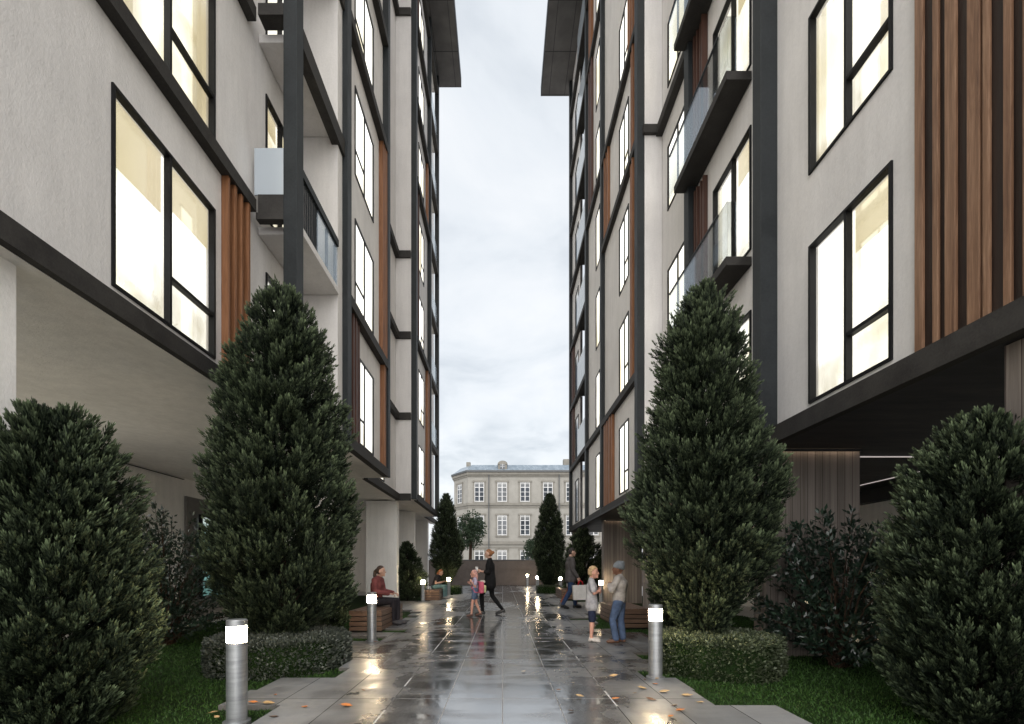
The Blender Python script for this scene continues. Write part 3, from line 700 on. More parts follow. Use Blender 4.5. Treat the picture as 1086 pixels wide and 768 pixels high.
def owin(cx, z0, z1, w, org=Vector((0, 0, 0)), ang=0, small=False):
    s = MB(); t = .16
    s.box(-w / 2 - t, -w / 2, -.07, .0, z0 - .05, z1 + .05); s.box(w / 2, w / 2 + t, -.07, .0, z0 - .05, z1 + .05)
    s.box(-w / 2 - t - .06, w / 2 + t + .06, -.12, .0, z1 + .052, z1 + .24); s.box(-w / 2 - t - .04, w / 2 + t + .04, -.13, .0, z0 - .2, z0 - .052)
    o = s.build('window', M['limestone_trim'], OB)
    p = MB(); p.box(-w / 2, w / 2, -.02, -.008, z0 - .05, z1 + .05); p.build('pane', M['pane_dark'], o)
    f = MB(); y0, y1 = -.05, -.022
    for xx in (-w / 2, -.05, w / 2 - .07): f.box(xx, xx + (.1 if xx == -.05 else .07), y0, y1, z0 - .05, z1 + .05)
    hh = z1 - z0
    for q in (0, .27, .5, .74, .965): f.box(-w / 2, w / 2, y0 + .002, y1, z0 + hh * q - .02, z0 + hh * q + (.07 if q in (0, .74) else .03))
    f.build('frame', M['white_paint'], o)
    o.location = org + Vector((cx * math.cos(ang), cx * math.sin(ang), 0)); o.rotation_euler = (0, 0, ang); return o
for i in range(7):
    cx = (508.3 + 24.25 * i - 533) * 53 / F
    for (z0, z1) in ((8.9, 11.1), (5.0, 7.25), (.9, 3.2)): owin(cx, z0, z1, 1.12)
ang = math.atan2((P1 - P0).y, (P1 - P0).x)
for (z0, z1) in ((8.9, 11.1), (5.0, 7.25), (.9, 3.2)): owin(1.35, z0, z1, 1.0, P0, ang)
for xx in (518.5, 592.8):
    t = MB(); X = (xx - 533) * 53 / F; t.tube([(X, -.24, 0), (X, -.24, 12.0)], [.06, .06]); t.build('downpipe', M['zinc'], OB)
d = MB(); d.box(-.52, .52, -.1, 1.6, 12.5, 13.25)
k = len(d.v); n = 10
for yy in (-.14, 1.6):
    for i in range(n + 1): d.v.append((.58 * math.cos(math.pi * i / n), yy, 13.22 + .42 * math.sin(math.pi * i / n)))
for i in range(n): d.f.append((k + i, k + n + 1 + i, k + n + 2 + i, k + i + 1)); d.mi.append(0)
d.f.append(tuple(k + i for i in range(n + 1))); d.mi.append(0)
dm = d.build('dormer', M['limestone_trim'], OB)
p = MB(); p.box(-.28, .28, -.13, -.102, 12.7, 13.25); p.build('pane', M['pane_dark'], dm)
p = MB(); p.box(-.02, .02, -.16, -.135, 12.7, 13.25); p.box(-.28, .28, -.16, -.135, 12.95, 12.99); p.build('frame', M['white_paint'], dm)
ch = MB(); ch.box(-4.4, -3.9, 2.2, 2.8, 13.2, 14.0); ch.box(7.3, 8.4, 1.5, 2.2, 13.2, 14.2); build_boxes(ch, 'chimney', M['limestone_trim'], OB)

# ------------------------------------------------------------------ vegetation
def conifer_mesh(Hh, Rr, nplume, seed, plen=(.15, .25), prof=None, blade=.046, nodes=6, per=5):
    r = np.random.default_rng(seed)
    prof = prof or [(0, .12), (.07, .28), (.12, .6), (.17, .80), (.26, .97), (.42, 1.0), (.56, .88), (.70, .73), (.84, .58), (.92, .40), (.97, .26), (1, .1)]
    pt, pr_ = zip(*prof)
    # branches on a jittered spiral; every branch carries a tuft of upswept sprays
    nb = int(nplume / 19)
    tt = (np.arange(nb) + r.random(nb)) / nb
    cdf = np.cumsum(np.interp(np.linspace(0, 1, 400), pt, pr_) + .05); cdf /= cdf[-1]
    bt = np.interp(tt, cdf, np.linspace(0, 1, 400)); bth = np.arange(nb) * 2.39996 + r.normal(0, .35, nb)
    brad = np.interp(bt, pt, pr_) * Rr
    blen = r.uniform(.26, .42, nb) * (.55 + .45 * brad / Rr) * (Hh / 4.8) ** .25
    bel = R(34) + r.normal(0, R(9), nb) + np.clip(bt - .8, 0, 1) * R(170)
    bd0 = np.stack([np.cos(bth) * np.cos(bel), np.sin(bth) * np.cos(bel), np.sin(bel)], 1)
    ph = r.random(4) * 6.28
    reach = r.uniform(.82, .98, nb) * (1 + .06 * np.sin(bt * 27 + ph[0] + bth) + .06 * np.sin(bth * 2 + bt * 9 + ph[1]) + .04 * np.sin(bth * 5 - bt * 14 + ph[2]))
    btip = np.stack([np.cos(bth) * brad * reach, np.sin(bth) * brad * reach, bt * Hh + .08], 1)
    bk = np.repeat(np.arange(nb), 19); n = len(bk)
    q = r.random(n) ** .75
    sv = r.normal(0, 1, (n, 3)); sv -= (sv * bd0[bk]).sum(1)[:, None] * bd0[bk]; sv /= np.linalg.norm(sv, axis=1)[:, None]
    bush_r = blen[bk] * (.42 * (1 - q) ** .5 + .06)
    L = blen[bk] * r.uniform(.34, .50, n)
    dr = bd0[bk] * 1.0 + sv * (.75 - .5 * q)[:, None] + np.array([0, 0, .18]); dr /= np.linalg.norm(dr, axis=1)[:, None]
    base = btip[bk] - bd0[bk] * (blen[bk] * (1 - q) * .95 + L * .6)[:, None] + sv * (bush_r * .55)[:, None]
    inner = (r.random(n) < .33)
    shrink = np.where(inner, r.uniform(.15, .75, n), 1)[:, None]
    base[:, :2] *= shrink; base[:, 2] = np.clip(base[:, 2], .0, Hh - L * .8)
    bump = (.25 + .75 * q) * np.clip(.55 + .6 * (sv[:, 2] * .5 + .5), 0, 1.1)
    t = base[:, 2] / Hh
    up = np.array([0, 0, 1.])
    s1 = np.cross(dr, up); s1 /= np.linalg.norm(s1, axis=1)[:, None] + 1e-9; s2 = np.cross(s1, dr)
    u = np.repeat(np.linspace(.12, 1, nodes), per)[None, :] + r.normal(0, .03, (n, nodes * per)); K = nodes * per
    ang = r.random((n, K)) * 2 * math.pi
    curve = (u ** 2) * .10
    P = base[:, None] + dr[:, None] * (L[:, None] * u)[..., None] + up * (curve * L[:, None])[..., None]
    spread = (.55 - .35 * u).clip(.08, 1)
    rd = s1[:, None] * np.cos(ang)[..., None] + s2[:, None] * np.sin(ang)[..., None]
    P = P + rd * (spread * L[:, None] * .26 * r.random((n, K)))[..., None]
    bd = dr[:, None] * (.75 + .25 * u)[..., None] + rd * (.50 - .25 * u)[..., None] + up * .28
    bd /= np.linalg.norm(bd, axis=2)[..., None]
    bl = blade * r.uniform(.7, 1.3, (n, K)); bwid = bl * .115
    wd = np.cross(bd, r.normal(0, 1, (n, K, 3))); wd /= np.linalg.norm(wd, axis=2)[..., None] + 1e-9
    A = P; B = P + bd * (bl * .55)[..., None] + wd * bwid[..., None]; C = P + bd * bl[..., None]; D = P + bd * (bl * .55)[..., None] - wd * bwid[..., None]
    V = np.stack([A, B, C, D], 2).reshape(-1, 3)
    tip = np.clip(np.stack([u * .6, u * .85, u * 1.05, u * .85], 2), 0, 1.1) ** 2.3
    crown_shade = np.where(inner, .15, 1)[:, None, None] * bump[:, None, None]  # besides tip colour, inner and lower sprays darkened: crown shade put into colour
    tip = (tip * crown_shade).reshape(-1)
    return V, np.arange(len(V)).reshape(-1, 4), tip
def conifer(name, label, loc, Hh, Rr, n, seed, group=None, trunk=.07, **k):
    o = empty(name, loc, random.random() * 6, label, 'tree' if Hh > 2.7 else 'shrub', group)
    V, Fq, tip = conifer_mesh(Hh, Rr, n, seed, **k)
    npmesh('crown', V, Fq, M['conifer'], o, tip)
    t = MB(); t.tube([(0, 0, -.07), (.01, 0, .3), (0, .01, Hh * .5), (0, 0, Hh * .92)], [trunk, trunk * .85, trunk * .5, .01])
    rr = random.Random(seed)
    for i in range(26):
        z = Hh * (.04 + .8 * i / 26); a = rr.random() * 6.28; q = Rr * .42 * (1 - .75 * z / Hh)
        t.tube([(0, 0, z), (math.cos(a) * q * .5, math.sin(a) * q * .5, z + q * .3), (math.cos(a) * q, math.sin(a) * q, z + q * .75)], [.022, .014, .005], 5)
    t.build('trunk', M['dark_bark'], o); return o
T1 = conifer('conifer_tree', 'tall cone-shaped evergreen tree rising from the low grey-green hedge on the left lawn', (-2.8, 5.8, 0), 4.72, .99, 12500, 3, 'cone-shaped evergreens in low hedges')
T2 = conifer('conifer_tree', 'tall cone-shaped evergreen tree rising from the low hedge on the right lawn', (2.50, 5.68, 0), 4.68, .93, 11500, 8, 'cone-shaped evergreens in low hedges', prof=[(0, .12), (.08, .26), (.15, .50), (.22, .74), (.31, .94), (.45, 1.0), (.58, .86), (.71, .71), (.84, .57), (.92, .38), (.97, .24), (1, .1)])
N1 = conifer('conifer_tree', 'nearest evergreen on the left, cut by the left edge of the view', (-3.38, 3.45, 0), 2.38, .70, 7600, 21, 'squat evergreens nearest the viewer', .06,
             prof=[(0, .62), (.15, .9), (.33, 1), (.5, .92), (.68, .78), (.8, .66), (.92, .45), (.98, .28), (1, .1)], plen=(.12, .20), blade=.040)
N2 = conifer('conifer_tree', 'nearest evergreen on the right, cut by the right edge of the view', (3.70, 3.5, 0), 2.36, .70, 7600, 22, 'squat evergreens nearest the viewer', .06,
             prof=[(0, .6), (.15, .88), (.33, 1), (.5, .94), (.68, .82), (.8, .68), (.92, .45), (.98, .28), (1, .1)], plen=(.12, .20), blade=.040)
F1 = copy_tree(T2); F1.location = (-2.6, 21.0, 0); F1.scale = (.84, .84, .98); F1.rotation_euler = (0, 0, 2)
F1['label'] = 'distant columnar evergreen behind the far left bench, beside the last left bollard'
F2 = copy_tree(T1); F2.location = (2.25, 21.8, 0); F2.scale = (.82, .82, 1.0); F2.rotation_euler = (0, 0, 4)
F2['label'] = 'distant columnar evergreen standing between two lit bollards on the right'
sprof = [(0, .62), (.1, .82), (.25, 1.0), (.45, .93), (.65, .72), (.82, .48), (.93, .28), (1, .1)]
SH = conifer('conifer_shrub', 'broad conical shrub between two left columns, behind the third left bollard', (-3.55, 16.9, 0), 2.15, .76, 4200, 31, 'conical shrubs beside the benches', .05, prof=sprof, plen=(.15, .26))
for (loc, sc, rz, lb) in (((-3.45, 8.4, 0), (.95, .95, 1.0), 1.1, 'conical shrub behind the large left evergreen, next to the left bench'),
                      ((3.5, 8.6, 0), (.95, .95, 1.0), 2.7, 'conical shrub behind the large right evergreen, next to the right bench'),
                      ((3.3, 18.6, 0), (1.35, 1.35, 1.30), 4.4, 'conical shrub right of the walking man, before the small far column')):
    c = copy_tree(SH); c.location = loc; c.scale = sc; c.rotation_euler = (0, 0, rz); c['label'] = lb

def leafquads(P, N_, ln, wd, r, fold=.25):
    """P positions, N_ leaf directions -> pointed leaf of 4 vertices each"""
    n = len(P); side = np.cross(N_, r.normal(0, 1, (n, 3))); side /= np.linalg.norm(side, axis=1)[:, None] + 1e-9
    l = ln * r.uniform(.7, 1.25, n); w = wd * r.uniform(.8, 1.2, n); up = np.cross(side, N_)
    A = P; B = P + N_ * (l * .5)[:, None] + side * w[:, None] + up * (w * fold)[:, None]; C = P + N_ * l[:, None]; D = P + N_ * (l * .5)[:, None] - side * w[:, None] + up * (w * fold)[:, None]
    return np.stack([A, B, C, D], 1).reshape(-1, 3), np.arange(n * 4).reshape(-1, 4)
def low_hedge(label, loc, rad, h, n, mat, seed):
    r = np.random.default_rng(seed); o = empty('low_hedge', loc, 0, label, 'hedge', 'round low hedges under the evergreens')
    th = r.random(n) * 2 * math.pi; q = r.random(n); side = r.random(n) < .5
    lump = 1 + .03 * np.sin(th * 5 + seed) + .02 * np.sin(th * 11)
    rr = np.where(side, rad * (.98 - .10 * np.abs(q - .45) ** 2), rad * np.sqrt(q) * .97) * lump
    zz = np.where(side, h * q * .96, h * (1 - .18 * (rr / rad) ** 6) - .02 * r.random(n) + .012 * np.sin(rr * 14 + th * 3))
    rr = rr - .05 * r.random(n) ** 2
    P = np.stack([np.cos(th) * rr, np.sin(th) * rr, zz], 1)
    nn = np.where(side[:, None], np.stack([np.cos(th), np.sin(th), .5 + 0 * th], 1), np.stack([np.cos(th) * .3, np.sin(th) * .3, 1 + 0 * th], 1)) + r.normal(0, .5, (n, 3))
    nn /= np.linalg.norm(nn, axis=1)[:, None]
    V, Fq = leafquads(P, nn, .038, .011, r); npmesh('foliage', V, Fq, mat, o)
    c = MB(); c.lathe([(rad * .88, -.06), (rad * .92, h * .4), (rad * .88, h * .8), (rad * .6, h * .9), (0.001, h * .92)], 28); c.build('dark_core', M['soil'], o)  # solid core added; the shade between the leaves is put into its colour
    return o
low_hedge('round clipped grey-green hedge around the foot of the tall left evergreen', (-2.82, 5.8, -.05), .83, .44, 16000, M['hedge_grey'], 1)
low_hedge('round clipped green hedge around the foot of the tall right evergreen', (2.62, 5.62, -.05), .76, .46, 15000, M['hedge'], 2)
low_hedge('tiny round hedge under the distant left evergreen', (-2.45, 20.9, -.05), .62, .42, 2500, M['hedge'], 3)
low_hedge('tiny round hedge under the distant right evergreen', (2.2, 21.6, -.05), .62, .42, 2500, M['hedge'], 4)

def bush(label, loc, rad, h, n, seed, leaf=.085):
    r = np.random.default_rng(seed); rr = random.Random(seed)
    o = empty('broadleaf_bush', loc, 0, label, 'bush', 'dark broad-leaved bushes'); st = MB(); P = []; N_ = []
    for i in range(150):
        a = rr.random() * 6.283; e_ = math.asin(rr.random() ** .8 * .98); q = rr.uniform(.75, 1.12)
        tip = Vector((math.cos(a) * math.cos(e_) * rad * q, math.sin(a) * math.cos(e_) * rad * q, .35 + math.sin(e_) * (h - .35) * q * .92 + rr.uniform(-.25, 0) * (e_ < .5)))
        tip.z = max(tip.z, .12)
        mid = Vector((tip.x * .45, tip.y * .45, tip.z * .62)); basep = Vector((rr.uniform(-.08, .08), rr.uniform(-.08, .08), -.07))
        if i % 3 == 0: st.tube([basep, mid, tip], [.014, .009, .003], 5)
        m = n // 150
        for k in range(m):
            u = 1 - rr.random() ** 1.6 * .75; p = basep.lerp(mid, u * 2) if u < .5 else mid.lerp(tip, u * 2 - 1)
            dirr = (tip - mid).normalized(); off = Vector((rr.gauss(0, 1), rr.gauss(0, 1), rr.gauss(.2, 1))).normalized()
            P.append(p + off * .06 * rr.random()); N_.append((dirr * .6 + off * .9 + Vector((0, 0, .15))).normalized())
    V, Fq = leafquads(np.array(P), np.array(N_), leaf, leaf * .2, r, .35); npmesh('foliage', V, Fq, M['bush'], o); st.build('stem', M['bark'], o); return o
bush('dark glossy broad-leaved bush in front of the timber-clad column on the right', (4.25, 5.75, 0), .92, 2.0, 7500, 5)
bush('dark glossy broad-leaved bush behind the nearest left evergreen, before the glazed door', (-5.45, 7.4, 0), 1.0, 2.25, 8000, 6)

# trees beyond the wall
def far_tree(label, loc, rx, rz, zc, n, seed):
    r = np.random.default_rng(seed); o = empty('garden_tree', loc, 0, label, 'tree', 'trees behind the brown wall')
    c = r.normal(0, 1, (14, 3)); c /= np.linalg.norm(c, axis=1)[:, None]; c *= r.uniform(.3, .75, 14)[:, None]
    k = r.integers(0, 14, n); d = r.normal(0, 1, (n, 3)); d /= np.linalg.norm(d, axis=1)[:, None]
    P = (c[k] + d * (r.uniform(.15, .42, n))[:, None]) * np.array([rx, rx * .8, rz]) + np.array([0, 0, zc])
    V, Fq = leafquads(P, d, .17, .05, r); npmesh('crown', V, Fq, M['tree_leaf'], o)
    t = MB(); t.tube([(0, 0, -.07), (.1, 0, zc - rz * .6), (0, 0, zc + rz * .3)], [.16, .12, .04])
    for q in c[:7]: t.tube([(0, 0, zc - rz * .6), (q[0] * rx, q[1] * rx * .8, zc + q[2] * rz)], [.06, .02], 5)
    t.build('trunk', M['bark'], o); return o
far_tree('leafy tree over the brown wall, in front of the stone house on the left', (-2.75, 38, 0), 1.75, 1.5, 4.35, 4600, 4)
far_tree('small round tree over the brown wall, left of the distant right evergreen', (2.75, 40, 0), 1.5, 1.2, 2.75, 2200, 9)

# ------------------------------------------------------------------ bollard lights
def bollard():
    o = empty('bollard_light')
    p = MB(); p.lathe([(.001, -.07), (.0745, -.07), (.0745, .625), (.001, .625)], 40); p.build('post', M['steel'], o, True)
    g = MB(); g.lathe([(.001, .627), (.072, .627), (.072, .752), (.001, .752)], 40); g.build('lamp', M['lamp_glow'], o, True)
    c = MB(); c.lathe([(.001, .754), (.0745, .754), (.0745, .795), (.068, .803), (.001, .805)], 40); c.build('cap', M['steel'], o, True)
    lv = MB()
    for z_ in (.655, .69, .725): lv.lathe([(.0725, z_), (.0738, z_), (.0738, z_ + .003), (.0725, z_ + .003)], 40)
    lv.build('louvre', M['steel'], o)
    fl = MB(); fl.lathe([(.001, -.02), (.10, -.02), (.10, .006), (.078, .012), (.001, .012)], 32); fl.build('base_flange', M['steel'], o, True)
    for ch in o.children:
        m = ch.modifiers.new('edge', 'EDGE_SPLIT'); m.split_angle = R(35)
    return o
B0 = bollard()
for i, (x, y, lb) in enumerate(((-2.09, 3.58, 'lit steel bollard nearest on the left, orange leaves at its foot'),
        (-2.16, 7.52, 'lit steel bollard in front of the seated woman and her bench'),
        (-2.85, 16.3, 'lit steel bollard left of the far left bench, by the conical shrub'),
        (-2.38, 20.1, 'lit steel bollard right of the far seated person, before the distant left evergreen'),
        (1.69, 5.03, 'lit steel bollard at the edge of the green round hedge on the right'),
        (3.38, 15.6, 'lit steel bollard half hidden behind the boy with crossed arms'),
        (2.73, 21.6, 'lit steel bollard just left of the far right bench and the walking man'),
        (1.82, 23.8, 'lit steel bollard left of the distant right evergreen'),
        (1.62, 29.6, 'farthest lit steel bollard, standing against the brown wall'))):
    o = B0 if i == 0 else copy_tree(B0)
    o.location = (x, y, 0); tag(o, lb, 'lamp', 'round bollard lights along the path')

# ------------------------------------------------------------------ benches
def bench():
    o = empty('bench'); Wd, L, Hh = .62, 1.85, .38
    fr = MB(); fr.box(.02, Wd - .02, .02, L - .02, -.06, Hh - .045); fr.build('frame', M['frame'], o)
    s = MB()
    for k in range(4):
        z0 = .0 + k * .092; z1 = z0 + .074
        s.box(0, Wd, -.001, .018, z0, z1, 1); s.box(0, Wd, L - .018, L + .001, z0, z1, 1)
        s.box(0, .018, .019, L - .019, z0, z1, 0); s.box(Wd - .018, Wd, .019, L - .019, z0, z1, 0)
    s.build('side_planks', [M['bench_wood'], M['bench_wood_end']], o, bevel=.003)
    t = MB()
    for k in range(5): t.box(k * .127 - .004, k * .127 + .110, -.012, L + .012, Hh - .028, Hh)
    t.build('seat', M['bench_wood'], o, bevel=.004); return o
BN = bench()
for i, (x, y, lb) in enumerate(((-2.94, 8.72, 'low slatted wooden box bench the woman in the maroon jacket sits on'),
                                (-2.94, 16.8, 'low slatted wooden box bench under the far seated person on the left'),
                                (2.36, 9.17, 'low slatted wooden box bench behind the two boys'),
                                (2.25, 17.4, 'low slatted wooden box bench behind the legs of the walking man'))):
    o = BN if i == 0 else copy_tree(BN)
    o.location = (x, y, 0); tag(o, lb, 'bench', 'slatted box benches along the path')

# ------------------------------------------------------------------ fallen leaves
def leaf_mesh(seed):
    r = random.Random(seed); n = 7; V = []; Fc = []
    L, Wd = 1.0, r.uniform(.24, .34); cur = r.uniform(.25, .5)
    for i in range(n + 1):
        u = i / n; w = Wd * math.sin(math.pi * min(1, u * 1.02)) ** .8 * (1.1 - .5 * u) * (1 + r.uniform(-.08, .08)); z = cur * (u - .5) ** 2
        V += [(u - .5, -w, z + w * .5 + r.uniform(0, .03)), (u - .5, 0, z + .02), (u - .5, w, z + w * .45 + r.uniform(0, .04))]
    for i in range(n):
        for j in range(2):
            a = i * 3 + j; Fc.append((a, a + 1, a + 4, a + 3))
    k = len(V); V += [(-.5, -.015, .06), (-.5, .015, .06), (-.72, .01, .1), (-.72, -.01, .1)]; Fc.append((k, k + 1, k + 2, k + 3))
    me = bpy.data.meshes.new('fallen_leaf'); me.from_pydata(V, [], Fc); me.update(); me.polygons.foreach_set('use_smooth', [True] * len(Fc)); return me
LEAVES = [
 (226, 755, 'tan', 1.1, 'tan leaf on the grass left of the nearest left bollard, upper of a pair'),
 (230, 759.5, 'tan', 1.0, 'tan leaf on the grass left of the nearest left bollard, lower of a pair'),
 (254, 759, 'pale', 1.1, 'pale curled leaf leaning at the foot of the nearest left bollard'),
 (268, 746, 'orange', 1.1, 'orange-brown leaf just right of the nearest left bollard, on the slab'),
 (285, 747, 'tan', 1.5, 'broad tan leaf at the slab step right of the nearest left bollard'),
 (289.7, 761.5, 'brown', 1.0, 'brown leaf on the paving close to the bottom edge, left side'),
 (292, 737.7, 'orange', .6, 'tiny reddish leaf on the left paving, highest of those near the left bollard'),
 (323, 751, 'orange', 1.0, 'orange leaf on the left paving, alone between the broad tan leaf and the brightest one'),
 (367.6, 750, 'orange', 1.4, 'bright orange leaf, the largest on the left half of the paving'),
 (385, 733, 'brown', .7, 'small brown leaf in the lamp reflection on the left paving'),
 (398, 681, 'orange', .9, 'small orange leaf at the foot of the second left bollard'),
 (555, 713, 'pale', .7, 'small whitish leaf near the middle of the wet paving'),
 (608, 725, 'pale', .5, 'tiny white leaf on the wet paving, right of the whitish one in the middle'),
 (592.5, 732.5, 'brown', .7, 'small dark leaf right of the middle of the wet paving'),
 (615, 739.5, 'tan', 1.0, 'tan leaf on the wet paving, left of the white joint on the right'),
 (605, 754.7, 'brown', .7, 'brown leaf near the bottom edge, right of the middle'),
 (653, 742, 'orange', 1.0, 'orange leaf lying across the pale joint on the right paving'),
 (650, 718, 'tan', 1.3, 'tan leaf left of the right bollard, in front of the boys'),
 (681, 731, 'tan', 1.2, 'brown-white leaf below the right bollard, left of the cluster'),
 (673, 736, 'brown', .6, 'small brown leaf under the brown-white leaf below the right bollard'),
 (684, 721.7, 'brown', .6, 'small brown leaf at the left foot of the right bollard'),
 (692.5, 716.5, 'pale', .9, 'pale leaf touching the front of the right bollard'),
 (697, 720.6, 'tan', 1.0, 'flat tan leaf just in front of the right bollard'),
 (694.7, 726.5, 'orange', .9, 'orange-tan leaf second below the right bollard'),
 (705, 735, 'tan', 1.3, 'largest olive-tan leaf below the right bollard'),
 (690, 743, 'brown', 1.3, 'long dark brown leaf on the right paving below the cluster'),
 (729, 739, 'tan', 1.3, 'golden leaf near the grass edge right of the bollard cluster'),
 (742.6, 746, 'tan', 1.0, 'rightmost golden leaf on the slab beside the right lawn'),
 (722, 754.6, 'orange', 1.4, 'bright orange leaf, largest near the bottom right'),
 (715, 749.5, 'brown', .8, 'brown leaf touching the large bright orange leaf at bottom right'),
 (711.7, 761, 'orange', .8, 'small orange-brown leaf nearest the bottom edge on the right')]
lm = [leaf_mesh(k) for k in range(6)]
for i, (px, py, kind, sc, lb) in enumerate(LEAVES):
    Y = H0 * F / (py - 602); X = (px - 533) * Y / F
    me = lm[i % 6].copy(); me.materials.append(M['leaf_' + kind]); o = bpy.data.objects.new('fallen_leaf', me); COL.objects.link(o)
    s = .080 * sc; k_ = (math.floor(Y * 2) / 2); on = left_ext(k_) < X < right_ext(k_)
    o.scale = (s, s, s); o.rotation_euler = (random.uniform(-.2, .2), random.uniform(-.2, .2), random.uniform(-.7, .7) + (math.pi if i % 2 else 0))
    o.location = (X, Y, .006 if on else -.012); tag(o, lb, 'leaf', 'fallen autumn leaves')

# ------------------------------------------------------------------ people
def eval_mesh(o):
    dg = bpy.context.evaluated_depsgraph_get(); dg.update()
    return bpy.data.meshes.new_from_object(o.evaluated_get(dg))
def _cap(bm, p, q, r1, r2):
    """tapered capsule from p to q"""
    for c, r_ in ((p, r1), (q, r2)):
        bmesh.ops.create_icosphere(bm, subdivisions=3 if r_ > .03 else 2, radius=r_, matrix=Matrix.Translation(c))
    d = q - p
    if d.length > 1e-4:
        m = Matrix.Translation((p + q) / 2) @ d.to_track_quat('Z', 'X').to_matrix().to_4x4()
        bmesh.ops.create_cone(bm, cap_ends=True, segments=20 if r1 > .03 else 10, radius1=r1 * .995, radius2=r2 * .995, depth=d.length, matrix=m)
def skin(chains, sub=2, wide={}):
    """chains: lists of (point, radius); torso points listed in 'wide' are broadened sideways by that amount"""
    bm = bmesh.new()
    for c in chains:
        for (p, r1), (q, r2) in zip(c, c[1:]):
            p, q = Vector(p), Vector(q); w1 = wide.get(tuple(round(x, 3) for x in p), 0); w2 = wide.get(tuple(round(x, 3) for x in q), 0)
            if w1 or w2:
                for s_ in (-1, -.35, .35, 1): _cap(bm, p + Vector((0, s_ * w1, 0)), q + Vector((0, s_ * w2, 0)), r1, r2)
            else: _cap(bm, p, q, r1, r2)
    me = bpy.data.meshes.new('tmp'); bm.to_mesh(me); bm.free(); return me
def merge_remesh(meshes, voxel, smooth=2):
    bm = bmesh.new()
    for m in meshes: bm.from_mesh(m)
    me = bpy.data.meshes.new('tmp'); bm.to_mesh(me); bm.free()
    o = bpy.data.objects.new('tmp', me); COL.objects.link(o)
    r = o.modifiers.new('r', 'REMESH'); r.mode = 'VOXEL'; r.voxel_size = voxel
    if smooth: s = o.modifiers.new('s', 'SMOOTH'); s.iterations = smooth; s.factor = .5
    out = eval_mesh(o); bpy.data.objects.remove(o); return out
def ball(c, r, sub=3, rot=None, fn=None):
    bm = bmesh.new(); bmesh.ops.create_icosphere(bm, subdivisions=sub, radius=1)
    for v in bm.verts:
        p = Vector((v.co.x * r[0], v.co.y * r[1], v.co.z * r[2]))
        if fn: p = fn(p, v.co)
        if rot is not None: p = rot @ p
        v.co = p + Vector(c)
    me = bpy.data.meshes.new('tmp'); bm.to_mesh(me); bm.free(); return me
SKIN_MATS = {}
def skin_mat(name, c):
    if name not in SKIN_MATS:
        m = NT(name); f = m.noise(m.coord(), 12, 3); m.set(color=m.ramp(f, [(.3, tuple(x * .88 for x in c)), (.7, c)]), rough=.5, spec=.35)
        m.b.inputs['Subsurface Weight'].default_value = .1; m.b.inputs['Subsurface Radius'].default_value = (.02, .008, .004); SKIN_MATS[name] = m.m
    return SKIN_MATS[name]

